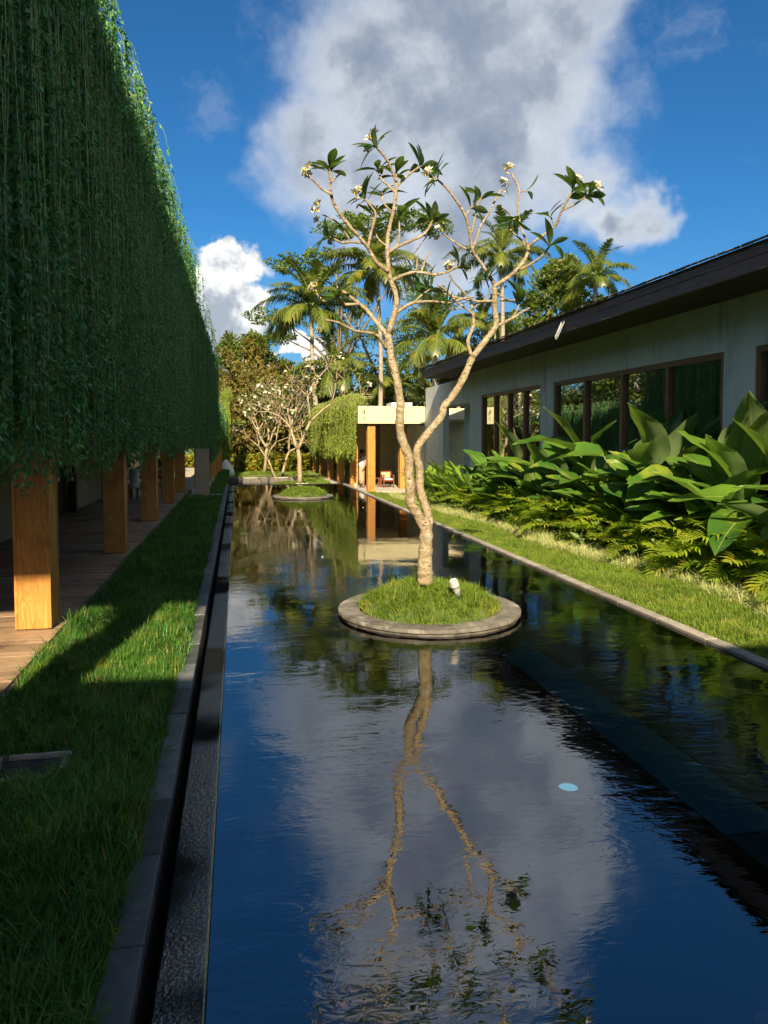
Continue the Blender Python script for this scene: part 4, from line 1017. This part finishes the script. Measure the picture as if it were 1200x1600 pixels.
# right half
br([(737, 560), (758, 533), (775, 508), (773, 483), (773, 458), (773, 442)], .054, .040, .18, .15)
br([(773, 445), (758, 421), (746, 404), (737, 387), (733, 358), (725, 333), (712, 312), (696, 292), (679, 277)], .032, .015, .15, -.2, 'both')
br([(746, 402), (730, 390), (717, 383), (704, 374), (694, 366)], .020, .013, .1, .3, 'flower')
br([(738, 390), (746, 370), (751, 352), (762, 336), (770, 320), (783, 296)], .020, .014, .05, .2, 'flower')
br([(735, 370), (742, 342), (745, 325), (752, 308)], .018, .013, 0, .1, 'leaf')
br([(728, 338), (735, 325), (742, 322)], .013, .012, -.05, 0, 'leaf')
br([(773, 447), (787, 438), (804, 425), (821, 404), (826, 383)], .034, .028, .15, .1)
br([(826, 385), (816, 360), (809, 330), (811, 296), (803, 279), (800, 272)], .020, .014, .1, .25, 'flower')
br([(811, 345), (800, 338), (792, 330), (784, 323)], .014, .011, .2, .1)
br([(813, 352), (806, 340), (803, 345)], .012, .012, .15, .05, 'leaf')
br([(811, 300), (820, 299), (828, 299)], .010, .009, .2, .2, 'leaf1')
br([(826, 385), (842, 372), (867, 354), (876, 333), (887, 312), (898, 292)], .024, .016, .1, -.2, 'both')
br([(880, 328), (897, 320), (910, 311), (922, 302)], .016, .013, -.1, -.25, 'both')
br([(867, 354), (862, 342), (857, 334)], .012, .011, .05, .1, 'leaf')
br([(808, 424), (830, 412), (845, 402), (855, 390), (862, 380)], .022, .014, .15, -.2, 'leaf')
br([(826, 388), (815, 375), (803, 365), (792, 352)], .014, .011, .1, .3, 'leaf')
br([(775, 510), (796, 500), (817, 487), (828, 481)], .030, .013, .18, .0)
br([(796, 501), (806, 488), (812, 474)], .015, .011, .1, .3, 'leaf')
br([(737, 556), (731, 533), (740, 508), (738, 483), (735, 474)], .034, .020, .18, .3)
br([(738, 490), (725, 480), (712, 470), (700, 455), (683, 445)], .018, .012, .25, .4)
br([(738, 483), (755, 470), (765, 455), (758, 435)], .016, .011, .25, .1, 'leaf')
br([(771, 470), (752, 471), (740, 470), (715, 465), (690, 458), (668, 452)], .020, .012, .15, .35, 'leaf')
br([(768, 450), (782, 462), (800, 470), (812, 462)], .016, .011, .15, .35, 'leaf')
br([(733, 465), (720, 452), (706, 436), (702, 425)], .014, .010, .3, .2, 'flower')
br([(722, 480), (708, 484), (698, 478)], .012, .010, .25, .1, 'leaf')
fr = thing('frangipani_tree', 'large frangipani with twin pale trunks on the stone rimmed island', 'tree', (2.05, FY, .2))
rel(trunkb.obj('trunk', M_fbark, smooth=True), fr)
def broad_leaf(name, Ln, Wd, mats, nseg=6, droop=.25, fold=.22, wav=.0, tipr=1.35, petiole=0, petiole_r=.01, base_p=.55, bend=0.0):
    """leaf blade along +Y of length Ln, base at origin; optional petiole below"""
    t = np.linspace(0, 1, nseg + 1)
    prof_ = np.sin(np.clip(t, 0, 1) ** base_p * math.pi) ** .8; prof_ = prof_ / prof_.max() * Wd / 2; prof_[0] = Wd * .06; prof_[-1] = Wd * .01
    us = np.array([-1, -.5, 0, .5, 1.])
    vs, uv = [], []
    for i, q in enumerate(t):
        zc = -droop * Ln * q ** 2 + bend * Ln * q * (1 - q)
        for u in us:
            wv2 = wav * Wd * math.sin(q * 13 + (u > 0) * 1.7) * abs(u) ** 2
            vs.append((u * prof_[i], Ln * q * (1 - .06 * droop), zc + fold * abs(u) * prof_[i] + wv2)); uv.append((.5 + u * .5, q))
    k_ = 5
    f = np.array([[i * k_ + j_, i * k_ + j_ + 1, (i + 1) * k_ + j_ + 1, (i + 1) * k_ + j_] for i in range(nseg) for j_ in range(k_ - 1)])
    f = np.concatenate([f[:, [0, 1, 2]], f[:, [0, 2, 3]]])
    return np.array(vs, float), f, np.array(uv, float)
def leaf_mesh(name, mats, **kw):
    v, f, uv = broad_leaf(name, mats=mats, **kw); return np_mesh(name, v, f, mats, None, True, uv)
FL = [leaf_mesh('leaf', M_fr_leaf, Ln=l, Wd=w, droop=d, fold=.25, base_p=1.25) for l, w, d in ((.22, .075, .25), (.19, .07, .15), (.25, .085, .4))]
def flower_mesh(k_=5):
    parts = []
    for q in range(k_):
        c = np.array([rng.normal(0, .035), rng.normal(0, .035), rng.uniform(0, .06)]); ax = Vector((rng.normal(0, .6), rng.normal(0, .6), 1)).to_track_quat('Z', 'Y').to_matrix()
        A = np.array(ax)
        for p_ in range(5):
            v, f, _ = broad_leaf('p', .042, .028, None, nseg=4, droop=-.12, fold=.1, base_p=1.2)
            v = rotz(v, p_ * 2 * math.pi / 5) @ A.T + c; parts.append((v, f, 0))
        v, f = tube_np([(0, 0, -.03), (0, 0, .006)], [.003, .006], 5); parts.append((v @ A.T + c, f, 1))
    return np_mesh('flower_cluster', *join_parts(parts)[:2], [M_petal, M_petal_c], join_parts(parts)[2], True)
FW = [flower_mesh(6) for _ in range(3)]
for e, d, kind in tips:
    d = d.normalized(); 
    q0 = d.to_track_quat('Z', 'Y')
    if kind != 'flower':
        nl = {'leafbig': 11, 'leaf': 6, 'both': 7, 'leaf1': 2}[kind]
        for i in range(nl):
            a = i * 2.4 + random.uniform(-.4, .4); tilt = random.uniform(.15, .95)
            m_ = q0.to_matrix() @ Euler((0, 0, a)).to_matrix() @ Euler((tilt, 0, 0)).to_matrix()
            back_ = -d * random.uniform(0, .06)
            o = mk('leaf', FL[random.randrange(3)], None, e + back_, m_.to_euler(), (random.uniform(.85, 1.3),) * 3); rel(o, fr)
    if kind in ('flower', 'both'):
        o = mk('flower_cluster', FW[random.randrange(3)], None, e + d * .03, q0.to_euler(), (1.25,) * 3); rel(o, fr)

# ---- smaller frangipanis: grown by rule
def small_frangipani(base, h, spread, label, seed, lean=(0, 0), flowers=10, trunk_r=.10, leafy=.9):
    rs = random.Random(seed); mb = MB(); tp_ = []
    def grow(p, d, l, r, lev):
        n_ = 4; pts = [p]; dd = d.copy()
        for i in range(n_):
            dd = (dd + Vector((rs.gauss(0, .16), rs.gauss(0, .16), rs.gauss(.05, .07)))).normalized(); pts.append(pts[-1] + dd * l / n_)
        mb.tube(pts, [r * (1 - .3 * i / n_) for i in range(n_ + 1)], 7 if lev < 2 else 5, jit=.04)
        if lev >= 5 or l < .18: tp_.append((pts[-1], dd)); return
        k_ = 3 if rs.random() < .45 else 2; a0 = rs.uniform(0, 6.28)
        for i in range(k_):
            a = a0 + i * 6.28 / k_ + rs.uniform(-.4, .4); t = rs.uniform(.45, .95) * spread
            o_ = dd.orthogonal().normalized(); o_.rotate(Matrix.Rotation(a, 3, dd))
            nd = (dd * math.cos(t) + o_ * math.sin(t)).normalized()
            nd = (nd + Vector((0, 0, .12))).normalized()
            grow(pts[-1], nd, l * rs.uniform(.68, .9), r * .66, lev + 1)
    tr = thing('frangipani_tree', label, 'tree', base)
    d0 = Vector((lean[0], lean[1], 1)).normalized()
    grow(Vector((0, 0, 0)), d0, h * .30, trunk_r, 0)
    mb.obj('trunk', M_fbark, tr, True)
    parts = []
    for i, (p, d) in enumerate(tp_):
        if rs.random() < leafy:
            n_ = rs.randrange(4, 9); a = rng.uniform(0, 6.28, n_); dv = np.stack([np.cos(a), np.sin(a), rng.uniform(-.2, .9, n_)], 1)
            parts.append((*leaf_cards(np.repeat(np.array(p)[None], n_, 0), dv, rng.uniform(.16, .30, n_), .36), 0))
    if parts:
        v, t, _ = join_parts(parts); mk('crown', np_mesh('crown', v, t, M_tree_green), tr)['kind'] = 'stuff'
    rs.shuffle(tp_)
    for p, d in tp_[:flowers]: mk('flower_cluster', FW[rs.randrange(3)], tr, p + d * .05, d.to_track_quat('Z', 'Y').to_euler(), (1.7,) * 3)
    return tr
small_frangipani((2.92, 35.0, -.30), 5.6, 1.0, 'flowering frangipani with a forked trunk in the lower pool', 11, (.22, 0), 30, .13)
small_frangipani((1.88, 36.2, -.35), 4.4, 1.0, 'slim upright frangipani beside the forked one in the lower pool', 5, (.05, 0), 10, .06)
small_frangipani((1.60, 45.3, FZ + .15), 5.4, 1.05, 'grey branched frangipani on the far lawn planter', 23, (-.2, 0), 18, .11, .9)
small_frangipani((2.6, 43.5, FZ), 5.4, 1.05, 'pale branched frangipani standing on the far lawn without planter', 31, (.05, 0), 14, .09, .9)
P = []
rock = [MB().lathe([(0, .10), (.05, .09), (.09, .05), (.10, 0), (.07, -.03)], 7).mesh('rock', M_pebble, True)]
for i in range(9):
    o = mk('rock', rock[0], None, (3.0 + random.uniform(-.35, .45), 34.9 + random.uniform(-.5, .2), -.34), (random.uniform(-.3, .3), random.uniform(-.3, .3), random.uniform(0, 6)), (random.uniform(.7, 1.5), random.uniform(.7, 1.5), random.uniform(.7, 1.4)))
    tag(o, 'pale rock at the foot of the forked frangipani', 'rock', 'pale rocks round the forked frangipani')

# ---- broad leaved plants along the wing
def plant_leaf(name, hp, lean, Ln, Wd, pitch, mat, droop=.3, fold=.3, wav=.05, pr=.012, base_p=.8, nseg=8, roll=0.0):
    n = 7; t = np.linspace(0, 1, n)
    pts = np.stack([np.zeros(n), lean * hp * t ** 1.6, hp * t], 1)
    v1, f1 = tube_np(pts, [pr * (1.3 - .6 * q) for q in t], 5)
    v2, f2, uv2 = broad_leaf('b', Ln, Wd, None, nseg, droop, fold, wav, base_p=base_p)
    cr_, sr_ = math.cos(roll), math.sin(roll); v2 = np.stack([v2[:, 0] * cr_ - v2[:, 2] * sr_, v2[:, 1], v2[:, 0] * sr_ + v2[:, 2] * cr_], 1)
    c, s_ = math.cos(pitch), math.sin(pitch)
    v2 = np.stack([v2[:, 0], v2[:, 1] * c - v2[:, 2] * s_, v2[:, 1] * s_ + v2[:, 2] * c], 1) + pts[-1]
    v, t_, mi = join_parts([(v1, f1, 1), (v2, f2, 0)])
    uv = np.concatenate([np.full((len(v1), 2), .25), uv2])
    return np_mesh(name, v, t_, [mat, M_petiole], mi, True, uv)
rs = random.Random(3)
BIG = [plant_leaf('leaf', rs.uniform(.75, 1.1), rs.uniform(.1, .5), rs.uniform(.72, .95), rs.uniform(.36, .46), R(rs.choice((10, 30, 45, 60, 72, 0, 35))), M_big, rs.uniform(.15, .5), rs.uniform(.15, .5), .045, .016, rs.uniform(.62, .8), roll=rs.uniform(-.7, .7)) for _ in range(12)]
CAN = [plant_leaf('leaf', rs.uniform(.35, .8), rs.uniform(.1, .4), rs.uniform(.55, .8), rs.uniform(.15, .21), R(rs.choice((45, 60, 70, 80))), M_canna, rs.uniform(.05, .4), .35, .03, .009, .75, 6, roll=rs.uniform(-.5, .5)) for _ in range(8)]
def broad_plant(x, y, sc, n, protos, label, group, name='broad_leaf_plant', tiltmax=.28):
    pl = thing(name, label, 'plant', (x, y, rl_z(x, y) - .01), 0, group)
    for i in range(int(n * 1.5)):
        a = rs.uniform(0, 6.28); k_ = sc * rs.uniform(.72, 1.12)
        zf = rs.uniform(.75, 1.15)
        mk('leaf', protos[rs.randrange(len(protos))], pl, (rs.gauss(0, .07), rs.gauss(0, .07), 0), (rs.uniform(-tiltmax, .02), 0, a), (k_, k_, k_ * zf))
    return pl
grpB = 'broad leaved plants under the wing windows'
ORD = ('first', 'second', 'third', 'fourth')
def beside(y):
    """what the plant stands in front of, counted from the pavilion end of the wing"""
    if y > 24.2: return 'before the recess'
    if y > 23.05: return 'before the recess corner'
    if 17.45 < y < 18.25: return 'by the pier of the pavilion end'
    if 10.05 < y < 10.80: return 'by the pier past the wide window'
    for nm, (a, b_) in (('end', (18.25, 23.05)), ('wide', (10.80, 17.45)), ('last', (3.6, 10.05))):
        if a <= y <= b_: return 'at the ' + ORD[min(3, int((b_ - y) / (b_ - a) * 4))] + ' pane of the ' + nm + ' window'
    return 'by the wing wall'
spots = [(7.35, 7.0, 1.35), (7.6, 7.9, 1.5), (7.1, 8.0, 1.15), (7.55, 8.8, 1.45), (7.15, 9.0, 1.2), (7.6, 9.7, 1.45), (7.2, 10.0, 1.15), (7.6, 10.7, 1.35), (7.2, 11.0, 1.0)]
for i, (x, y, sc) in enumerate(spots):
    broad_plant(x, y, sc, 10, BIG, ('tall huge leaved plant close to the wall, ' if x > 7.3 else 'huge leaved plant reaching over the feather palms, ') + beside(y), grpB)
for i in range(17):
    y = 11.7 + .62 * i; x = 7.55 - (.38 if i % 2 else 0)
    broad_plant(x, y, (1.55 if i % 2 == 0 else 1.15) * (1 - .020 * i), 10, BIG, ('tall paddle leaved plant close to the wall, ' if i % 2 == 0 else 'waist high paddle leaved plant, ') + beside(y), grpB)
grpC = 'upright narrow leaved plants before the recess'
for i in range(26):
    y = 11.5 + .62 * i; x = 6.65 + .35 * rs.random() + .018 * (y - 12)
    broad_plant(x, y, rs.uniform(.85, 1.2) * (1.0 if y > 19 else .85), 11, CAN, 'bright narrow leaved plant in the bed, ' + beside(y), grpC, 'narrow_leaf_plant', .5)
for i in range(14):
    broad_plant(6.9 + .8 * rs.random(), 20.8 + .5 * i, rs.uniform(.9, 1.25), 11, CAN, 'narrow leaved plant crowding the wall, ' + beside(20.8 + .5 * i), grpC, 'narrow_leaf_plant', .5)

# ---- feather leaved low palms
def frond_mesh(name, Ln, elev, droop, npair, ll, lw, mats, hang=.3, seg2=True, rach=.012, vee=.5, cut=.16):
    n = 14; t = np.linspace(0, 1, n)
    ang = elev - droop * t ** 1.3
    dy, dz = np.cos(ang), np.sin(ang)
    y = np.concatenate([[0], np.cumsum((dy[1:] + dy[:-1]) / 2)]) / (n - 1) * Ln; z = np.concatenate([[0], np.cumsum((dz[1:] + dz[:-1]) / 2)]) / (n - 1) * Ln
    C_ = np.stack([np.zeros(n), y, z], 1)
    parts = [(*tube_np(C_, [rach * (1.25 - q) for q in t], 4), 1)]
    q = np.linspace(cut, .995, npair)
    bp_ = np.stack([np.interp(q, t, C_[:, i]) for i in range(3)], 1)
    aq = np.interp(q, t, ang)
    tang = np.stack([np.zeros(npair), np.cos(aq), np.sin(aq)], 1); nrm = np.stack([np.zeros(npair), -np.sin(aq), np.cos(aq)], 1)
    lens = ll * (np.sin(np.clip((q - cut) / (1 - cut), 0, 1) * 2.75 + .28) ** .7) * rng.uniform(.85, 1.1, npair)
    V_, T_ = [], []
    for sgn in (-1, 1):
        sd = np.array([sgn, 0, 0.])
        fwd = (.35 + .55 * q + rng.normal(0, .08, npair))[:, None]
        d = sd + tang * fwd + nrm * (vee + rng.normal(0, .10, npair))[:, None]; d /= np.linalg.norm(d, axis=1, keepdims=True)
        wdir = np.cross(d, nrm); wdir /= np.linalg.norm(wdir, axis=1, keepdims=True)
        l_ = lens[:, None]; dn = np.array([0, 0, -1.])
        hg = hang * rng.uniform(.5, 1.5, npair)[:, None]
        m1_ = bp_ + d * l_ * .5 + dn * l_ * hg * .25; e_ = bp_ + d * l_ * .92 + dn * l_ * hg
        v = np.stack([bp_ - wdir * lw * .35, bp_ + wdir * lw * .35, m1_ - wdir * lw * .5, m1_ + wdir * lw * .5, e_], 1).reshape(-1, 3)
        b_ = (np.arange(npair) * 5)[:, None] + len(V_) * 0
        V_.append(v); T_.append(np.concatenate([b_ + [0, 1, 3], b_ + [0, 3, 2], b_ + [2, 3, 4]]) + (npair * 5 if sgn > 0 else 0))
    parts.append((np.concatenate(V_), np.concatenate(T_), 0))
    v, t_, mi = join_parts(parts); return np_mesh(name, v, t_, mats, mi)
ARE = [frond_mesh('frond', rs.uniform(.8, 1.1), R(rs.uniform(58, 82)), R(rs.uniform(60, 110)), 26, .36, .028, [M_areca, M_petiole], .3, rach=.009) for _ in range(7)]
for i in range(68):
    y = 6.6 + .225 * i + rs.uniform(-.1, .1); x = 6.38 + .42 * (i % 2) + .18 * rs.random() + .020 * (y - 8)
    pl = thing('feather_palm', ('low feather palm on the pale border grass, ' if i % 2 == 0 else 'larger feather palm under the broad leaves, ') + beside(y), 'palm', (x, y, rl_z(x, y)), 0, 'low feather palms edging the bed')
    for k_ in range(8):
        s_ = rs.uniform(.8, 1.2) * (1.0 + .3 * (i % 2))
        mk('frond', ARE[rs.randrange(7)], pl, (rs.gauss(0, .03), rs.gauss(0, .03), 0), (rs.uniform(-.45, .1), rs.uniform(-.2, .2), rs.uniform(0, 6.28)), (s_, s_, s_))
# low ferny undergrowth
def clump(name, n, r, h, size, mat):
    p = np.stack([rng.normal(0, r * .5, n), rng.normal(0, r * .5, n), rng.uniform(0, h, n)], 1); a = rng.uniform(0, 6.28, n)
    v, t = leaf_cards(p, np.stack([np.cos(a), np.sin(a), rng.uniform(-.3, .9, n)], 1), size * rng.uniform(.6, 1.3, n), .4); return np_mesh(name, v, t, mat)
UG = [clump('undergrowth_clump', 60, .28, .32, .14, M_tree_mid) for _ in range(4)]
u = rpts(6.15, 7.8, 6, 27, 11); lay('undergrowth', UG, u, 'low leafy undergrowth beneath the palms', .6, 1.3)

# ---- coconut palms
FR_UP = [frond_mesh('frond', rs.uniform(3.4, 4.0), R(rs.uniform(70, 84)), R(rs.uniform(40, 70)), 52, .85, .075, [M_coco, M_petiole], .35, rach=.035, vee=.35) for _ in range(3)]
FR_MID = [frond_mesh('frond', rs.uniform(3.6, 4.4), R(rs.uniform(30, 55)), R(rs.uniform(70, 105)), 54, .9, .075, [M_coco, M_petiole], .6, rach=.035, vee=.3) for _ in range(4)]
FR_LOW = [frond_mesh('frond', rs.uniform(3.4, 4.0), R(rs.uniform(0, 20)), R(rs.uniform(75, 110)), 52, .85, .075, [M_coco, M_petiole], .8, rach=.035, vee=.1) for _ in range(3)]
def coconut(hub, base, label, sc=1.0, group=None, nf=22, r=.16):
    hub, base = Vector(hub), Vector(base)
    pa = thing('coconut_palm', label, 'palm', base, 0, group)
    n = 9; pts = []
    for i in range(n + 1):
        t = i / n; p = base.lerp(hub, t); p.x += .35 * math.sin(t * math.pi) * (1 if hub.x > base.x else -1); pts.append(p - base)
    MB().tube(pts, [r * (1.35 - .55 * i / n) if i else r * 1.7 for i in range(n + 1)], 9, jit=.03).obj('trunk', M_coco_trunk, pa, True)
    a0 = rs.uniform(0, 6)
    for i in range(nf):
        t = i / nf; lst = FR_UP if t < .25 else FR_MID if t < .7 else FR_LOW
        s_ = sc * rs.uniform(.85, 1.1)
        mk('frond', rs.choice(lst), pa, hub - base + Vector((0, 0, .1 - .25 * t)), (rs.uniform(-.08, .08), rs.uniform(-.15, .15), a0 + i * 2.39996 + rs.uniform(-.25, .25)), (s_, s_, s_))
    nb = MB()
    for i in range(6):
        a = i * 1.047; c = hub - base + Vector((.22 * math.cos(a), .22 * math.sin(a), -.28))
        nb.lathe([(0, -.13), (.08, -.10), (.115, 0), (.08, .10), (0, .13)], 7, c)
    o = nb.obj('coconuts', M_petiole, pa, True); o['kind'] = 'stuff'
    return pa
def px_palm(hx, hy, bx_, Y, label, sc=1.0, nf=22, group=None):
    h = at_y(hx, hy, Y); b_ = at_y(bx_, 735, Y); coconut(h, (b_.x, Y, -.9), label, sc, group, nf)
px_palm(487, 483, 512, 50, 'coconut palm with a slender leaning pale trunk behind the flowering frangipani', 1.08, 32)
px_palm(588, 425, 588, 53, 'tallest coconut palm, its crown among the frangipani branches', 1.15, 32)
px_palm(783, 402, 772, 50, 'dark coconut palm rising behind the wing roof', .95, 24)
px_palm(684, 530, 690, 46, 'short coconut palm with wide drooping fronds behind the pavilion', 1.05, 26)
px_palm(527, 578, 527, 49, 'low young coconut palm behind the small frangipani trees', .92, 20)
px_palm(932, 432, 930, 42, 'coconut palm whose crown shows above the wing roof ridge', .72, 20)
px_palm(755, 505, 752, 54, 'coconut palm half hidden between the twin trunks and the wing roof', .85, 20)
px_palm(617, 600, 603, 57, 'shaded low coconut palm in the grove behind the pavilion', .85, 18)
px_palm(720, 560, 726, 58, 'coconut palm with yellowing fronds against the wing gable', .85, 20)
for (x, y, h_) in ((-7.5, 40, 9.0), (-9, 48, 12), (-6.5, 56, 10)):
    coconut((x, y, h_), (x - .6, y, -.9), 'coconut palm standing behind the vine covered buildings', 1.0, 'palms behind the vine covered buildings', 18)

# ---- broad leaved trees
def tree(name, label, base, blobs, leafsize, count, mat, trunk_r=.22, group=None, flat=1.0, density_pow=.5):
    base = Vector(base); tr = thing(name, label, 'tree', base, 0, group)
    mb = MB(); top = Vector((sum(b_[0] for b_ in blobs) / len(blobs), sum(b_[1] for b_ in blobs) / len(blobs), min(b_[2] for b_ in blobs)))
    fork = base.lerp(top, .75)
    mb.tube([Vector((0, 0, 0)), (fork - base) * .5 + Vector((.15, .1, 0)), fork - base], [trunk_r * 1.3, trunk_r, trunk_r * .8], 8, jit=.05)
    for b_ in blobs:
        c = Vector(b_[:3]); mid_ = fork.lerp(c, .5) + Vector((rs.gauss(0, .2), rs.gauss(0, .2), .3))
        mb.tube([fork - base, mid_ - base, c - base], [trunk_r * .55, trunk_r * .32, trunk_r * .12], 6)
    mb.obj('trunk', M_bark, tr, True)
    vol = np.array([b_[3] ** 2 for b_ in blobs]); vol = vol / vol.sum(); parts = []
    for b_, w_ in zip(blobs, vol):
        n = int(count * w_); u_ = rng.normal(size=(n, 3)); u_ /= np.linalg.norm(u_, axis=1, keepdims=True)
        rr = rng.uniform(0, 1, n)[:, None] ** density_pow
        # small clumps, so that light and dark gather
        ncl = max(8, n // 45); cc = rng.normal(size=(ncl, 3)); cc /= np.linalg.norm(cc, axis=1, keepdims=True); cc *= rng.uniform(.35, 1.0, ncl)[:, None] ** .6
        pick = rng.integers(0, ncl, n)
        loc = cc[pick] + u_ * rr * .30
        P_ = np.array(b_[:3]) - np.array(base) + loc * np.array([b_[3], b_[3], b_[3] * (b_[4] if len(b_) > 4 else .8) * flat])
        dv = u_ * .8 + loc * .5 + rng.normal(0, .5, (n, 3)) + np.array([0, 0, .1])
        parts.append((*leaf_cards(P_, dv, leafsize * rng.uniform(.55, 1.35, n), .55), 0))
    v, t, _ = join_parts(parts)
    o = mk('crown', np_mesh('crown', v, t, mat), tr); o['kind'] = 'stuff'
    return tr
def blobs_px(lst, Y, jitter=1.2):
    o_ = []
    for x, y, r in lst:
        p = at_y(x, y, Y); o_.append((p.x, Y + rs.uniform(-jitter, jitter), p.z, r * Y / F_PX * 1.02))
    return o_
def px_tree(label, lst, Y, bx_, size, count, mat, name='broadleaf_tree', fl=.85, tr_=.22, group=None, flatten=None):
    bl = blobs_px(lst, Y)
    if flatten: bl = [(*b_, flatten) for b_ in bl]
    b0 = at_y(bx_, 735, Y)
    return tree(name, label, (b0.x, Y, -1.0), bl, size, count, mat, tr_, group, 1.0)
px_tree('rusty brown leaved tree rising above the small frangipanis', [(395, 610, 50), (365, 590, 35), (425, 640, 45), (360, 650, 45), (400, 680, 50), (440, 600, 35), (380, 560, 28), (450, 660, 40)], 54, 395, .30, 15000, M_tree_brown)
px_tree('green tree showing above the rusty one', [(400, 545, 28), (375, 540, 26), (425, 575, 26), (358, 555, 22)], 58, 400, .28, 6000, M_tree_green)
px_tree('flat topped tree with layered feathery canopy behind the palms', [(455, 415, 34), (495, 395, 28), (430, 490, 38), (460, 500, 34), (440, 525, 30), (540, 345, 40), (590, 340, 42), (640, 345, 45), (680, 352, 35), (520, 365, 30), (500, 420, 30)], 64, 545, .26, 9500, M_tree_mid, fl=.4, tr_=.26, flatten=.30)
px_tree('bushy tree beside the far palm above the wing roof', [(850, 455, 32), (880, 440, 30), (905, 440, 28), (835, 490, 28), (870, 480, 34), (905, 480, 30), (860, 425, 20), (890, 415, 22)], 46, 870, .26, 9000, M_tree_green)
px_tree('deep green tree filling the gap behind the small frangipanis', [(470, 640, 45), (510, 660, 50), (545, 650, 45), (480, 690, 40), (530, 700, 40), (500, 600, 40), (450, 700, 40)], 57, 500, .32, 11000, M_tree_dark)
px_tree('dark leafy tree behind the pavilion roof', [(600, 640, 50), (650, 620, 50), (690, 600, 45), (630, 680, 50), (580, 690, 45), (720, 620, 45)], 61, 640, .32, 10000, M_tree_dark)
px_tree('leafy tree behind the wing gable', [(740, 560, 45), (780, 540, 45), (720, 590, 40), (800, 520, 40), (760, 600, 45)], 60, 750, .30, 9000, M_tree_green)
px_tree('shaded tree beside the rusty one, low over the hedge', [(350, 690, 42), (390, 715, 36), (340, 640, 40), (430, 715, 36), (320, 600, 40)], 56, 362, .30, 8000, M_tree_dark)
px_tree('thin leaved tree between the two tallest palms', [(545, 480, 34), (560, 520, 38), (640, 430, 40), (660, 480, 40), (620, 520, 40), (560, 570, 40), (640, 560, 40)], 66, 590, .26, 7000, M_tree_mid, flatten=.6)
for (x, y, z, r_) in ((-8, 34, 6.0, 2.6), (-10, 42, 7.0, 3.0), (-7, 62, 6, 3.2)):
    tree('broadleaf_tree', 'round leafy tree hidden behind the vine covered buildings', (x, y, -1), [(x, y, z, r_), (x + 1.5, y + 1, z - 1.2, r_ * .8), (x - 1.4, y - 1, z - 1, r_ * .8)], .3, 6000, M_tree_green, group='trees behind the vine covered buildings')
# far wood closing the view
P = []
for i in range(520):
    x = rng.uniform(-30, 75); y = rng.uniform(66, 85); z = rng.uniform(-.5, 6.5)
    P.append((x, y, z))
WD = [clump('wood_clump', 260, 1.6, 1.6, .45, M_tree_dark) for _ in range(4)] + [clump('wood_clump', 260, 1.6, 1.6, .45, M_tree_green) for _ in range(2)]
o = lay('far_wood', WD, np.array(P), 'dense dark wood closing the view behind the palms', .9, 1.6, .3)
# hedge with yellow and orange leaves
P = [(rng.uniform(-6, 9), rng.uniform(50.5, 52.0), FZ + rng.uniform(-.05, .95)) for i in range(1000)]
HC = [clump('hedge_clump', 30, .22, .25, .22, M_hedge) for _ in range(5)]
hd = thing('hedge', 'low yellow green hedge with orange leaves behind the far lawn', 'hedge', (1.5, 51.2, FZ))
o = lay('foliage', HC, np.array(P), 'yellow green leaves', .7, 1.3, .3); rel(o, hd)
# courtyard plants at the end of the deck
for (x, y) in ((-3.5, 27.8), (-2.8, 28.2), (-4.2, 28.4)):
    pl = thing('courtyard_plant', 'big leaved green plant in the courtyard past the deck', 'plant', (x, y, .02), 0, 'courtyard plants past the deck')
    for i in range(9): k_ = rs.uniform(.8, 1.15); mk('leaf', BIG[rs.randrange(12)], pl, (rs.gauss(0, .08), rs.gauss(0, .08), 0), (rs.uniform(-.35, 0), 0, rs.uniform(0, 6.28)), (k_,) * 3)
# a few fallen petals and a weed
for (x, y) in ((1.55, 18.9), (3.35, 19.6), (1.3, 11.5)):
    o = mk('fallen_petal', np_mesh('fallen_petal', *broad_leaf('p', .05, .035, None, 4, -.3, .2)[:2], M_petal, None, True), None, (x, y, .006), (0, 0, rs.uniform(0, 6)))
    tag(o, 'white petal floating on the pool', 'petal', 'white petals floating on the pool')
